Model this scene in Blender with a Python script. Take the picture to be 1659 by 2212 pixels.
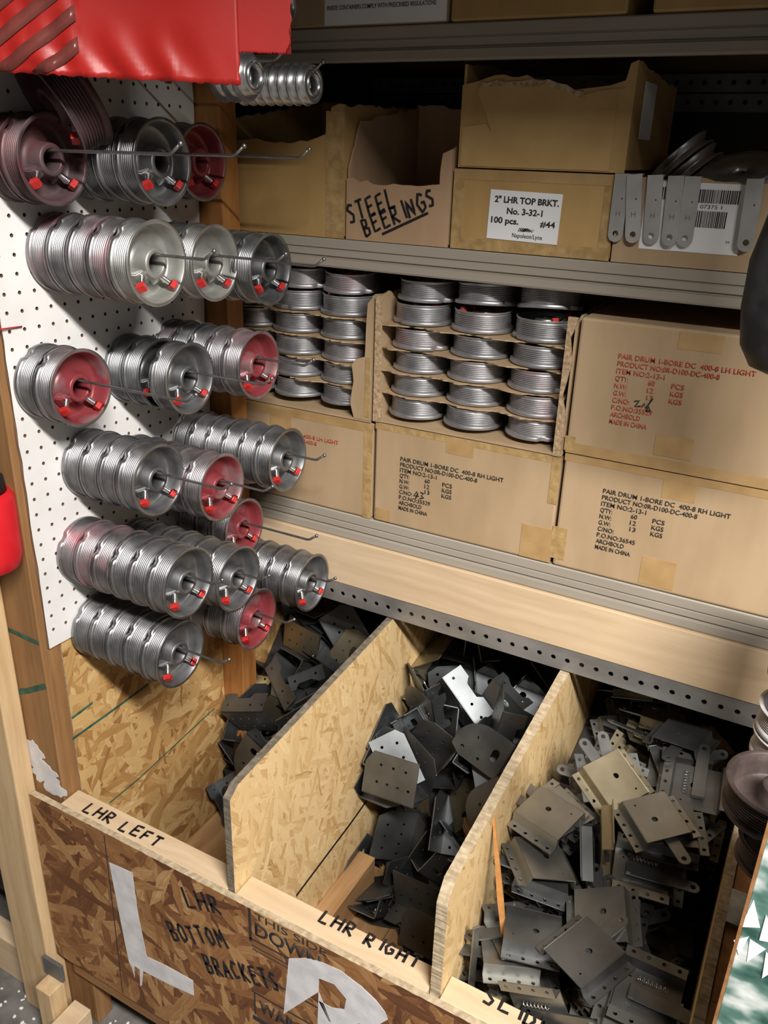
import bpy, bmesh, math, random
from mathutils import Matrix, Vector, Quaternion
random.seed(5)
for o in list(bpy.data.objects): bpy.data.objects.remove(o)
SC = bpy.context.scene
COL = SC.collection
PI = math.pi

# ------------------------------------------------------------------ camera
# rows: image right, image down, viewing direction, in world axes
RIGHT = Vector((0.87627237, 0.48089168, 0.02983176))
DOWN = Vector((0.21415496, -0.33327032, -0.91818764))
FWD = Vector((-0.43160675, 0.81097108, -0.39502091))
CAM = Vector((1.02065, -0.80183, 1.65177))
FPX = 1797.8
cam = bpy.data.cameras.new('camera')
cam.sensor_fit = 'VERTICAL'
cam.sensor_height = 36.0
cam.sensor_width = 27.0
cam.lens = 36.0 * FPX / 2212.0
cam.clip_start = 0.02
camo = bpy.data.objects.new('camera', cam)
COL.objects.link(camo)
M = Matrix((RIGHT, -DOWN, -FWD)).transposed().to_4x4()
M.translation = CAM
camo.matrix_world = M
SC.camera = camo

# ------------------------------------------------------------------ light, world, exposure
w = bpy.data.worlds.new('world')
SC.world = w
w.use_nodes = True
w.node_tree.nodes['Background'].inputs[0].default_value = (1.0, 0.95, 0.9, 1)
w.node_tree.nodes['Background'].inputs[1].default_value = 0.055

def area(name, loc, target, sx, sy, power, col=(1, 1, 1), spread=PI):
    l = bpy.data.lights.new(name, 'AREA')
    l.shape = 'RECTANGLE'
    l.size, l.size_y = sx, sy
    l.energy = power
    l.color = col
    l.spread = spread
    o = bpy.data.objects.new(name, l)
    COL.objects.link(o)
    o.location = loc
    d = (Vector(target) - Vector(loc)).normalized()
    o.rotation_euler = d.to_track_quat('-Z', 'X').to_euler()
    return o
# the ceiling strip light over the aisle, the one lamp that lights this bay
area('strip_light', (2.05, -1.15, 2.75), (2.05, -0.15, 0.9), 0.16, 1.5, 178, (1.0, 0.96, 0.915))
# weak lamp added farther off for fill and reflections, not a known fixture
area('added_fill_light', (3.2, -2.2, 2.9), (2.6, -1.6, 0), 0.16, 1.2, 6, (1.0, 0.95, 0.88))
SC.view_settings.view_transform = 'Standard'
SC.view_settings.look = 'None'
SC.view_settings.gamma = 1.0
SC.view_settings.use_curve_mapping = False
SC.view_settings.exposure = 0.0

def at(axis, val, px, py):
    """world point on the plane axis=val that the photograph shows at this pixel"""
    v = RIGHT * ((px - 829.5) / FPX) + DOWN * ((py - 1106) / FPX) + FWD
    t = (val - CAM[axis]) / v[axis]
    return CAM + v * t

# ------------------------------------------------------------------ materials
def nm(name):
    m = bpy.data.materials.new(name)
    m.use_nodes = True
    nt = m.node_tree
    return m, nt, nt.nodes['Principled BSDF'], nt.nodes, nt.links

def ramp(nodes, stops, interp='LINEAR'):
    r = nodes.new('ShaderNodeValToRGB')
    r.color_ramp.interpolation = interp
    e = r.color_ramp.elements
    while len(e) < len(stops): e.new(0.5)
    for i, (p, c) in enumerate(stops):
        e[i].position = p
        e[i].color = (*c, 1)
    return r

def noise_mat(name, c1, c2, scale=20, rough=0.6, metal=0.0, stretch=(1, 1, 1), detail=4, lo=0.35, hi=0.65, bump=0.0, rough2=None, coat=0, spec=None, per_object=False):
    m, nt, b, N, L = nm(name)
    tc = N.new('ShaderNodeTexCoord')
    mp = N.new('ShaderNodeMapping')
    mp.inputs['Scale'].default_value = stretch
    L.new(tc.outputs['Object'], mp.inputs[0])
    vec = mp.outputs[0]
    if per_object:
        oi = N.new('ShaderNodeObjectInfo')
        ad = N.new('ShaderNodeVectorMath'); ad.operation = 'ADD'
        ml = N.new('ShaderNodeMath'); ml.operation = 'MULTIPLY'; ml.inputs[1].default_value = 7.0
        L.new(oi.outputs['Random'], ml.inputs[0])
        L.new(vec, ad.inputs[0]); L.new(ml.outputs[0], ad.inputs[1])
        vec = ad.outputs[0]
    n = N.new('ShaderNodeTexNoise')
    n.inputs['Scale'].default_value = scale
    n.inputs['Detail'].default_value = detail
    L.new(vec, n.inputs['Vector'])
    r = ramp(N, [(lo, c1), (hi, c2)])
    L.new(n.outputs['Fac'], r.inputs[0])
    L.new(r.outputs[0], b.inputs['Base Color'])
    b.inputs['Metallic'].default_value = metal
    b.inputs['Roughness'].default_value = rough
    if rough2 is not None:
        mr = N.new('ShaderNodeMapRange')
        mr.inputs['To Min'].default_value = rough
        mr.inputs['To Max'].default_value = rough2
        L.new(n.outputs['Fac'], mr.inputs['Value'])
        L.new(mr.outputs[0], b.inputs['Roughness'])
    if spec is not None: b.inputs['Specular IOR Level'].default_value = spec
    if coat: b.inputs['Coat Weight'].default_value = coat
    if bump:
        bp = N.new('ShaderNodeBump')
        bp.inputs['Strength'].default_value = bump
        bp.inputs['Distance'].default_value = 0.002
        L.new(n.outputs['Fac'], bp.inputs['Height'])
        L.new(bp.outputs[0], b.inputs['Normal'])
    return m

def plane_coord(N, L, axes):
    tc = N.new('ShaderNodeTexCoord')
    sp = N.new('ShaderNodeSeparateXYZ')
    L.new(tc.outputs['Object'], sp.inputs[0])
    cb = N.new('ShaderNodeCombineXYZ')
    L.new(sp.outputs['xyz'.index(axes[0])], cb.inputs[0])
    L.new(sp.outputs['xyz'.index(axes[1])], cb.inputs[1])
    return cb.outputs[0]

def osb_mat(name, axes, stops, strand=26.0, aspect=0.2, rough=0.65, angles=(0.15, 0.75, 1.45, 2.05, 2.75), grain=0.4):
    """strand board: layers of long flakes at several angles, the topmost flake shows"""
    m, nt, b, N, L = nm(name)
    uv = plane_coord(N, L, axes)
    nz = N.new('ShaderNodeTexNoise'); nz.inputs['Scale'].default_value = 45; nz.inputs['Detail'].default_value = 3
    L.new(uv, nz.inputs['Vector'])
    sb = N.new('ShaderNodeVectorMath'); sb.operation = 'SUBTRACT'; sb.inputs[1].default_value = (0.5, 0.5, 0.5)
    L.new(nz.outputs['Color'], sb.inputs[0])
    sc = N.new('ShaderNodeVectorMath'); sc.operation = 'SCALE'; sc.inputs['Scale'].default_value = 0.011
    L.new(sb.outputs[0], sc.inputs[0])
    ad = N.new('ShaderNodeVectorMath'); ad.operation = 'ADD'
    L.new(uv, ad.inputs[0]); L.new(sc.outputs[0], ad.inputs[1])
    H = C_ = None
    for k, ang in enumerate(angles):
        vr = N.new('ShaderNodeVectorRotate'); vr.rotation_type = 'Z_AXIS'; vr.inputs['Angle'].default_value = ang
        L.new(ad.outputs[0], vr.inputs['Vector'])
        mp = N.new('ShaderNodeMapping'); mp.inputs['Scale'].default_value = (aspect, 1, 1); mp.inputs['Location'].default_value = (3.1 * k, 1.7 * k, 0)
        L.new(vr.outputs[0], mp.inputs[0])
        v2 = N.new('ShaderNodeTexVoronoi'); v2.voronoi_dimensions = '2D'; v2.inputs['Scale'].default_value = strand * (1.5 + 0.55 * (k % 3))
        L.new(mp.outputs[0], v2.inputs['Vector'])
        s2 = N.new('ShaderNodeSeparateColor'); L.new(v2.outputs['Color'], s2.inputs[0])
        g = N.new('ShaderNodeTexNoise'); g.inputs['Scale'].default_value = 260; g.inputs['Detail'].default_value = 2
        mp2 = N.new('ShaderNodeMapping'); mp2.inputs['Scale'].default_value = (0.06, 1, 1)
        L.new(vr.outputs[0], mp2.inputs[0]); L.new(mp2.outputs[0], g.inputs['Vector'])
        t = N.new('ShaderNodeMath'); t.operation = 'MULTIPLY_ADD'; t.inputs[1].default_value = grain
        L.new(g.outputs['Fac'], t.inputs[0]); L.new(s2.outputs[1], t.inputs[2])
        h = s2.outputs[0]
        if H is None: H, C_ = h, t.outputs[0]
        else:
            gt = N.new('ShaderNodeMath'); gt.operation = 'GREATER_THAN'; L.new(h, gt.inputs[0]); L.new(H, gt.inputs[1])
            mx = N.new('ShaderNodeMix'); L.new(gt.outputs[0], mx.inputs[0]); L.new(C_, mx.inputs[2]); L.new(t.outputs[0], mx.inputs[3])
            mh = N.new('ShaderNodeMath'); mh.operation = 'MAXIMUM'; L.new(h, mh.inputs[0]); L.new(H, mh.inputs[1])
            H, C_ = mh.outputs[0], mx.outputs[0]
    mm = N.new('ShaderNodeMath'); mm.operation = 'MULTIPLY_ADD'; mm.inputs[1].default_value = 1 / (1 + grain * 0.8); mm.inputs[2].default_value = -grain * 0.16
    L.new(C_, mm.inputs[0])
    r = ramp(N, stops)
    L.new(mm.outputs[0], r.inputs[0])
    L.new(r.outputs[0], b.inputs['Base Color'])
    b.inputs['Roughness'].default_value = rough
    bp = N.new('ShaderNodeBump'); bp.inputs['Strength'].default_value = 0.3; bp.inputs['Distance'].default_value = 0.002
    ah = N.new('ShaderNodeMath'); ah.operation = 'MULTIPLY_ADD'; ah.inputs[1].default_value = 0.6; L.new(C_, ah.inputs[0]); L.new(H, ah.inputs[2])
    L.new(ah.outputs[0], bp.inputs['Height']); L.new(bp.outputs[0], b.inputs['Normal'])
    return m

def wood_mat(name, axis, c1, c2, scale=55, rough=0.6, knots=None):
    m, nt, b, N, L = nm(name)
    tc = N.new('ShaderNodeTexCoord')
    mp = N.new('ShaderNodeMapping')
    s = [1, 1, 1]; s['xyz'.index(axis)] = 0.045
    mp.inputs['Scale'].default_value = s
    L.new(tc.outputs['Object'], mp.inputs[0])
    n0 = N.new('ShaderNodeTexNoise'); n0.inputs['Scale'].default_value = 5; n0.inputs['Detail'].default_value = 2
    L.new(tc.outputs['Object'], n0.inputs['Vector'])
    sc = N.new('ShaderNodeVectorMath'); sc.operation = 'SCALE'; sc.inputs['Scale'].default_value = 0.03
    L.new(n0.outputs['Color'], sc.inputs[0])
    ad = N.new('ShaderNodeVectorMath'); ad.operation = 'ADD'
    L.new(mp.outputs[0], ad.inputs[0]); L.new(sc.outputs[0], ad.inputs[1])
    n = N.new('ShaderNodeTexNoise'); n.inputs['Scale'].default_value = scale; n.inputs['Detail'].default_value = 5; n.inputs['Roughness'].default_value = 0.6
    L.new(ad.outputs[0], n.inputs['Vector'])
    r = ramp(N, [(0.3, c1), (0.68, c2)])
    L.new(n.outputs['Fac'], r.inputs[0])
    last = r.outputs[0]
    if knots:
        v = N.new('ShaderNodeTexVoronoi'); v.inputs['Scale'].default_value = knots
        mpk = N.new('ShaderNodeMapping'); sk = [1, 1, 1]; sk['xyz'.index(axis)] = 0.55; mpk.inputs['Scale'].default_value = sk
        L.new(tc.outputs['Object'], mpk.inputs[0]); L.new(mpk.outputs[0], v.inputs['Vector'])
        kr = ramp(N, [(0.04, (1, 1, 1)), (0.10, (0, 0, 0))])
        L.new(v.outputs['Distance'], kr.inputs[0])
        mx = N.new('ShaderNodeMix'); mx.data_type = 'RGBA'
        L.new(kr.outputs[0], mx.inputs[0]); L.new(last, mx.inputs[6]); mx.inputs[7].default_value = (c1[0] * 0.4, c1[1] * 0.3, c1[2] * 0.25, 1)
        last = mx.outputs[2]
    L.new(last, b.inputs['Base Color'])
    b.inputs['Roughness'].default_value = rough
    bp = N.new('ShaderNodeBump'); bp.inputs['Strength'].default_value = 0.12; bp.inputs['Distance'].default_value = 0.001
    L.new(n.outputs['Fac'], bp.inputs['Height']); L.new(bp.outputs[0], b.inputs['Normal'])
    return m

def flat(name, c, rough=0.6, metal=0.0):
    return noise_mat(name, tuple(v * 0.92 for v in c), c, 40, rough, metal)

MT = {}
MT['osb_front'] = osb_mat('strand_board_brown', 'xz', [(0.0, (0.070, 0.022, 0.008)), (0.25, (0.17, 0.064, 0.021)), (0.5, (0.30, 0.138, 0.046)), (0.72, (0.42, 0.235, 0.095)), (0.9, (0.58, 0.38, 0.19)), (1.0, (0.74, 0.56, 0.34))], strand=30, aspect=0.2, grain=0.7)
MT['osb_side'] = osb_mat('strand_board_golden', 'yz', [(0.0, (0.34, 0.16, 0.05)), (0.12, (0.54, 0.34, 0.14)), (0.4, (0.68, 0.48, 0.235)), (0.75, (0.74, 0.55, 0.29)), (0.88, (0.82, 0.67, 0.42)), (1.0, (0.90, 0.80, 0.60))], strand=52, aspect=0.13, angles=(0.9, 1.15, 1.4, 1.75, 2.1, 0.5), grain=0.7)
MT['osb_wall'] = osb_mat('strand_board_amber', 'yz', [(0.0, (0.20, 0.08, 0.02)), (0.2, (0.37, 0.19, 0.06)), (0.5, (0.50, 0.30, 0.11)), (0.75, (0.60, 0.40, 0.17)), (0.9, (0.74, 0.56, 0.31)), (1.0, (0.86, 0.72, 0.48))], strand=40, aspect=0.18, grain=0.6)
MT['osb_edge'] = noise_mat('strand_board_edge', (0.34, 0.26, 0.16), (0.52, 0.42, 0.285), 90, 0.9, bump=0.3, detail=8)
MT['osb_edge_grey'] = noise_mat('weathered_strand_board_edge', (0.11, 0.09, 0.065), (0.22, 0.185, 0.135), 90, 0.9, bump=0.4, detail=8)
MT['wood_dull_z'] = wood_mat('dull_brown_timber_upright', 'z', (0.19, 0.09, 0.032), (0.33, 0.175, 0.07), knots=7)
MT['wood_z'] = wood_mat('amber_timber_upright', 'z', (0.30, 0.115, 0.028), (0.50, 0.225, 0.065), knots=7)
MT['wood_pale_z'] = wood_mat('pale_timber_upright', 'z', (0.50, 0.33, 0.165), (0.68, 0.49, 0.28))
MT['wood_x'] = wood_mat('pale_timber_rail', 'x', (0.55, 0.40, 0.245), (0.67, 0.51, 0.335), knots=4)
MT['wood_y'] = wood_mat('timber_floor_plank', 'y', (0.34, 0.18, 0.07), (0.56, 0.35, 0.17))
MT['wood_brown'] = wood_mat('brown_timber_rail', 'x', (0.20, 0.09, 0.03), (0.34, 0.17, 0.065))
MT['peg'] = noise_mat('white_pegboard', (0.70, 0.69, 0.67), (0.80, 0.79, 0.775), 9, 0.45)
MT['card'] = noise_mat('cardboard', (0.355, 0.245, 0.138), (0.43, 0.305, 0.18), 14, 0.75, stretch=(1, 1, 0.3), bump=0.05)
MT['card_yellow'] = noise_mat('yellowish_cardboard', (0.38, 0.235, 0.085), (0.46, 0.295, 0.115), 16, 0.5, stretch=(1, 1, 0.3), bump=0.08)
MT['card_pink'] = noise_mat('pinkish_cardboard', (0.37, 0.235, 0.135), (0.45, 0.295, 0.175), 16, 0.75, stretch=(1, 1, 0.3))
MT['card_torn'] = noise_mat('torn_cardboard_edge', (0.30, 0.19, 0.10), (0.52, 0.38, 0.24), 150, 0.9, bump=0.8)
MT['tape'] = noise_mat('tan_packing_tape', (0.36, 0.225, 0.095), (0.44, 0.285, 0.13), 25, 0.22, bump=0.25)
MT['clear_tape'] = noise_mat('wrinkled_clear_tape', (0.33, 0.21, 0.085), (0.46, 0.31, 0.14), 60, 0.12, bump=0.9)
MT['beam'] = noise_mat('grey_beige_painted_steel', (0.30, 0.265, 0.215), (0.35, 0.31, 0.255), 12, 0.5, stretch=(0.2, 1, 1))
MT['angle'] = noise_mat('bare_punched_steel', (0.26, 0.26, 0.26), (0.46, 0.46, 0.46), 14, 0.5, 0.7, stretch=(0.5, 1, 1))
MT['angle_dark'] = noise_mat('dull_punched_steel', (0.16, 0.16, 0.165), (0.24, 0.24, 0.245), 14, 0.55, 0.6)
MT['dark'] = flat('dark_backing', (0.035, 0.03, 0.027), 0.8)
MT['deck'] = wood_mat('shelf_deck_board', 'x', (0.22, 0.14, 0.07), (0.32, 0.21, 0.11))
MT['ink_black'] = flat('black_marker_ink', (0.012, 0.011, 0.012), 0.5)
MT['ink_print'] = flat('black_printed_ink', (0.03, 0.027, 0.025), 0.7)
MT['ink_red'] = flat('red_printed_ink', (0.50, 0.075, 0.05), 0.7)
MT['paint_white'] = noise_mat('white_brushed_paint', (0.60, 0.59, 0.60), (0.74, 0.73, 0.74), 35, 0.5, bump=0.4)
MT['paper'] = noise_mat('white_paper_label', (0.74, 0.74, 0.75), (0.80, 0.80, 0.81), 10, 0.5)
MT['green'] = noise_mat('green_spray_paint', (0.02, 0.07, 0.045), (0.05, 0.13, 0.085), 60, 0.7)
MT['red_vinyl'] = noise_mat('red_vinyl', (0.35, 0.012, 0.009), (0.43, 0.016, 0.012), 6, 0.42, bump=0.15)
MT['dark_stripe'] = noise_mat('dark_brown_printed_stripe', (0.13, 0.03, 0.025), (0.2, 0.05, 0.04), 20, 0.3)
MT['red_plastic'] = flat('red_painted_steel', (0.62, 0.012, 0.02), 0.4)
MT['red_head'] = noise_mat('red_painted_bolt_head', (0.40, 0.018, 0.016), (0.55, 0.035, 0.03), 90, 0.35, per_object=True)
MT['bolt'] = noise_mat('bright_bolt_steel', (0.55, 0.55, 0.56), (0.75, 0.75, 0.76), 200, 0.25, 1.0, stretch=(1, 1, 1))
MT['wire'] = noise_mat('grey_hook_wire', (0.25, 0.25, 0.25), (0.36, 0.36, 0.36), 60, 0.38, 0.9)
MT['bearing'] = noise_mat('zinc_bearing_steel', (0.50, 0.51, 0.52), (0.66, 0.67, 0.68), 40, 0.33, 0.85)
MT['black_rubber'] = noise_mat('black_scuffed_leather', (0.008, 0.008, 0.009), (0.022, 0.022, 0.023), 30, 0.45, bump=0.4, lo=0.45, hi=0.75)
MT['black_tube'] = flat('black_tubing', (0.012, 0.012, 0.013), 0.5)
MT['rust'] = noise_mat('rusty_brown_iron', (0.055, 0.038, 0.034), (0.115, 0.085, 0.078), 40, 0.55, 0.4, bump=0.3)
MT['mottled'] = noise_mat('mottled_brown_cast_iron', (0.10, 0.075, 0.05), (0.36, 0.29, 0.21), 40, 0.6, 0.3, stretch=(1, 1, 0.4), bump=0.4)
MT['whitish'] = noise_mat('whitish_painted_metal', (0.42, 0.40, 0.40), (0.62, 0.60, 0.60), 30, 0.5, 0.1)
MT['floor'] = noise_mat('grey_concrete_floor', (0.10, 0.095, 0.085), (0.19, 0.18, 0.165), 22, 0.7, bump=0.3, detail=8)
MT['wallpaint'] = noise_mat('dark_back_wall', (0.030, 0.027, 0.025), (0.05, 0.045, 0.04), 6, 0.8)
MT['foam'] = flat('white_foam_crumb', (0.75, 0.75, 0.72), 0.8)
MT['pile_dark'] = noise_mat('oily_dark_steel_plate', (0.11, 0.118, 0.122), (0.23, 0.245, 0.25), 9, 0.34, 0.88, rough2=0.55, per_object=True)
MT['pile_bronze'] = noise_mat('bronze_tinted_steel_plate', (0.26, 0.22, 0.15), (0.40, 0.34, 0.23), 9, 0.36, 0.85, per_object=True)
MT['zinc'] = noise_mat('dull_zinc_plate', (0.27, 0.275, 0.255), (0.40, 0.40, 0.375), 14, 0.36, 0.9, rough2=0.5, per_object=True)
MT['zinc_strap'] = noise_mat('bright_zinc_strap', (0.42, 0.42, 0.41), (0.54, 0.54, 0.53), 20, 0.45, 0.6, per_object=True)
MT['card_light'] = noise_mat('light_yellowish_cardboard_ply', (0.43, 0.275, 0.105), (0.50, 0.33, 0.135), 16, 0.55, bump=0.08)
MT['zinc_yellow'] = noise_mat('yellowish_zinc_plate', (0.29, 0.25, 0.165), (0.42, 0.365, 0.245), 12, 0.36, 0.85, rough2=0.5, per_object=True)
MT['zinc_dark'] = noise_mat('grey_zinc_plate', (0.17, 0.175, 0.175), (0.28, 0.285, 0.285), 14, 0.36, 0.9, rough2=0.5, per_object=True)
MT['splinter'] = wood_mat('reddish_wood_splinter', 'z', (0.42, 0.18, 0.05), (0.60, 0.30, 0.10))

def drum_mat(name, base1, base2, red=None, amount=0.0, rough=0.36, metal=0.92, red_metal=0.25):
    m, nt, b, N, L = nm(name)
    tc = N.new('ShaderNodeTexCoord')
    oi = N.new('ShaderNodeObjectInfo')
    ml = N.new('ShaderNodeMath'); ml.operation = 'MULTIPLY'; ml.inputs[1].default_value = 9.0
    L.new(oi.outputs['Random'], ml.inputs[0])
    ad = N.new('ShaderNodeVectorMath'); ad.operation = 'ADD'
    L.new(tc.outputs['Object'], ad.inputs[0]); L.new(ml.outputs[0], ad.inputs[1])
    n = N.new('ShaderNodeTexNoise'); n.inputs['Scale'].default_value = 35; n.inputs['Detail'].default_value = 5
    L.new(ad.outputs[0], n.inputs['Vector'])
    r = ramp(N, [(0.35, base1), (0.65, base2)])
    L.new(n.outputs['Fac'], r.inputs[0])
    last = r.outputs[0]
    b.inputs['Metallic'].default_value = metal
    mr = N.new('ShaderNodeMapRange'); mr.inputs['To Min'].default_value = rough - 0.08; mr.inputs['To Max'].default_value = rough + 0.12
    L.new(n.outputs['Fac'], mr.inputs['Value']); L.new(mr.outputs[0], b.inputs['Roughness'])
    if red:
        n2 = N.new('ShaderNodeTexNoise'); n2.inputs['Scale'].default_value = 17; n2.inputs['Detail'].default_value = 3
        L.new(ad.outputs[0], n2.inputs['Vector'])
        a = 0.78 - 0.6 * amount
        rr = ramp(N, [(max(0, a - 0.14), (0, 0, 0)), (min(1, a + 0.14), (1, 1, 1))])
        L.new(n2.outputs['Fac'], rr.inputs[0])
        mx = N.new('ShaderNodeMix'); mx.data_type = 'RGBA'
        L.new(rr.outputs[0], mx.inputs[0]); L.new(last, mx.inputs[6]); mx.inputs[7].default_value = (*red, 1)
        last = mx.outputs[2]
        mm = N.new('ShaderNodeMapRange'); mm.inputs['To Min'].default_value = metal; mm.inputs['To Max'].default_value = red_metal
        L.new(rr.outputs[0], mm.inputs['Value']); L.new(mm.outputs[0], b.inputs['Metallic'])
    L.new(last, b.inputs['Base Color'])
    return m
RED = (0.25, 0.042, 0.05)
DM = {
 'grey': (drum_mat('cast_grey_aluminium', (0.23, 0.23, 0.237), (0.36, 0.36, 0.368)), drum_mat('cast_grey_aluminium_cup', (0.20, 0.205, 0.21), (0.30, 0.305, 0.31), rough=0.45)),
 'dark': (drum_mat('dark_cast_aluminium', (0.22, 0.225, 0.23), (0.36, 0.365, 0.37)), drum_mat('dark_cast_aluminium_cup', (0.15, 0.155, 0.16), (0.24, 0.245, 0.25), rough=0.42)),
 'pale': (drum_mat('pale_cast_aluminium', (0.40, 0.40, 0.392), (0.54, 0.54, 0.525)), drum_mat('pale_cast_aluminium_cup', (0.33, 0.33, 0.305), (0.42, 0.42, 0.395), rough=0.48, metal=0.7)),
 'red': (drum_mat('grey_aluminium_with_red_overspray', (0.25, 0.24, 0.248), (0.37, 0.352, 0.36), (0.30, 0.13, 0.15), 0.16), drum_mat('red_painted_cup', (0.36, 0.30, 0.31), (0.48, 0.40, 0.41), RED, 0.75)),
 'spray': (drum_mat('grey_aluminium_with_pink_overspray', (0.25, 0.235, 0.243), (0.37, 0.35, 0.36), (0.30, 0.07, 0.09), 0.22), drum_mat('grey_cup_with_red_overspray', (0.30, 0.29, 0.30), (0.42, 0.40, 0.41), RED, 0.25)),
 'mauve': (drum_mat('shaded_mauve_painted_iron', (0.09, 0.066, 0.07), (0.155, 0.12, 0.126), (0.10, 0.036, 0.04), 0.35, rough=0.45, metal=0.6), drum_mat('shaded_mauve_painted_cup', (0.085, 0.052, 0.056), (0.125, 0.082, 0.087), (0.13, 0.035, 0.035), 0.4, rough=0.5, metal=0.4)),  # mauve paint, darkened further to carry the red sheet's shadow
 'packed': (drum_mat('front_lit_cast_aluminium', (0.38, 0.38, 0.39), (0.52, 0.52, 0.53), rough=0.40, metal=0.8), drum_mat('front_lit_cast_aluminium_cup', (0.26, 0.265, 0.27), (0.36, 0.365, 0.37), rough=0.45)),  # brighter copy of the grey casting, front light put into its colour
 'packed_pink': (drum_mat('front_lit_cast_aluminium_faint_pink', (0.44, 0.43, 0.44), (0.56, 0.54, 0.55), (0.36, 0.16, 0.18), 0.15, rough=0.42, metal=0.8), drum_mat('pink_sprayed_cup', (0.30, 0.26, 0.27), (0.40, 0.35, 0.36), RED, 0.4)),  # same brightening for front light; the pink is overspray
 'rust': (MT['rust'], MT['rust']),
}

# ------------------------------------------------------------------ mesh helpers
def T(x=0, y=0, z=0): return Matrix.Translation((x, y, z))
def RX(a): return Matrix.Rotation(a, 4, 'X')
def RY(a): return Matrix.Rotation(a, 4, 'Y')
def RZ(a): return Matrix.Rotation(a, 4, 'Z')

def add_box(bm, x0, x1, y0, y1, z0, z1, mi=0, mat=None, bevel=0):
    m = T((x0 + x1) / 2, (y0 + y1) / 2, (z0 + z1) / 2) @ Matrix.Diagonal((abs(x1 - x0), abs(y1 - y0), abs(z1 - z0), 1))
    if mat: m = mat @ m
    b2 = bmesh.new()
    bmesh.ops.create_cube(b2, size=1, matrix=m)
    if bevel: bmesh.ops.bevel(b2, geom=b2.edges[:], offset=bevel, segments=2, affect='EDGES', profile=0.5)
    merge(bm, b2, mi)

def merge(bm, b2, mi=None):
    mp = {}
    for v in b2.verts: mp[v] = bm.verts.new(v.co)
    for f in b2.faces:
        try: nf = bm.faces.new([mp[v] for v in f.verts])
        except ValueError: continue
        nf.material_index = f.material_index if mi is None else mi
        nf.smooth = f.smooth
    b2.free()

def add_lathe(bm, prof, seg=48, mat=None, closed=True, notch=None):
    """prof: (x, r, mi) turned round the X axis; mi belongs to the face that starts there"""
    rings = []
    for i, p in enumerate(prof):
        ring = []
        for k in range(seg):
            a = 2 * PI * k / seg
            r = p[1]
            if notch and k in notch[0] and i in notch[1]: r = notch[2]
            v = Vector((p[0], r * math.cos(a), r * math.sin(a)))
            ring.append(bm.verts.new(mat @ v if mat else v))
        rings.append(ring)
    n = len(prof)
    for i in range(n if closed else n - 1):
        A, B = rings[i], rings[(i + 1) % n]
        for k in range(seg):
            f = bm.faces.new((A[k], A[(k + 1) % seg], B[(k + 1) % seg], B[k]))
            f.material_index = prof[i][2] if len(prof[i]) > 2 else 0
            f.smooth = True

def add_tube(bm, pts, r, seg=8, mi=0, caps=True):
    pts = [Vector(p) for p in pts]
    rings = []
    up = Vector((0, 0, 1))
    for i, p in enumerate(pts):
        d = (pts[min(i + 1, len(pts) - 1)] - pts[max(i - 1, 0)]).normalized()
        s = d.cross(up)
        if s.length < 0.05: s = d.cross(Vector((0, 1, 0)))
        s.normalize(); u = s.cross(d).normalized()
        rr = r[i] if isinstance(r, (list, tuple)) else r
        rings.append([bm.verts.new(p + (s * math.cos(2 * PI * k / seg) + u * math.sin(2 * PI * k / seg)) * rr) for k in range(seg)])
    for A, B in zip(rings, rings[1:]):
        for k in range(seg):
            f = bm.faces.new((A[k], A[(k + 1) % seg], B[(k + 1) % seg], B[k])); f.smooth = True; f.material_index = mi
    if caps:
        for R_, rv in ((rings[0], True), (rings[-1], False)):
            f = bm.faces.new(R_[::-1] if not rv else R_); f.material_index = mi

def add_ball(bm, c, r, seg=10, mi=0):
    b2 = bmesh.new()
    bmesh.ops.create_uvsphere(b2, u_segments=seg, v_segments=seg // 2 + 1, radius=r, matrix=T(*c))
    for f in b2.faces: f.smooth = True
    merge(bm, b2, mi)

def circ(cx, cy, r, n=10): return [(cx + r * math.cos(2 * PI * k / n), cy + r * math.sin(2 * PI * k / n)) for k in range(n)]

def add_plate(bm, outline, th, mat=None, holes=(), mi=0):
    """flat sheet cut to an outline with real holes, th thick along +Z of mat"""
    b2 = bmesh.new()
    for loop in [outline] + list(holes):
        vs = [b2.verts.new((x, y, 0)) for x, y in loop]
        for i in range(len(vs)): b2.edges.new((vs[i], vs[(i + 1) % len(vs)]))
    bmesh.ops.triangle_fill(b2, use_beauty=True, use_dissolve=False, edges=b2.edges[:])
    for f in b2.faces:
        if f.normal.z < 0: f.normal_flip()
    r = bmesh.ops.extrude_face_region(b2, geom=b2.faces[:])
    vs = [g for g in r['geom'] if isinstance(g, bmesh.types.BMVert)]
    bmesh.ops.translate(b2, verts=vs, vec=(0, 0, th))
    bmesh.ops.recalc_face_normals(b2, faces=b2.faces[:])
    if mat: bmesh.ops.transform(b2, matrix=mat, verts=b2.verts[:])
    merge(bm, b2, mi)

def prop(o, label=None, cat=None, group=None, kind=None):
    if label: o['label'] = label
    if cat: o['category'] = cat
    if group: o['group'] = group
    if kind: o['kind'] = kind
    return o

def mesh(name, bm, mats):
    me = bpy.data.meshes.new(name)
    bmesh.ops.recalc_face_normals(bm, faces=bm.faces[:])
    bm.to_mesh(me); bm.free()
    for m in (mats if isinstance(mats, (list, tuple)) else [mats]): me.materials.append(m)
    return me

def obj(name, bm, mats, parent=None, label=None):
    me = bm if isinstance(bm, bpy.types.Mesh) else mesh(name, bm, mats)
    o = bpy.data.objects.new(name, me)
    COL.objects.link(o)
    if parent: o.parent = parent
    if label: o['label'] = label
    return o

def thing(name, label, cat, loc=(0, 0, 0), rot=(0, 0, 0), group=None):
    o = bpy.data.objects.new(name, None)
    COL.objects.link(o)
    o.empty_display_size = 0.02
    o.location = loc; o.rotation_euler = rot
    return prop(o, label, cat, group)

def struct(name, bm, mats):
    return prop(obj(name, bm, mats), kind='structure')

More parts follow.
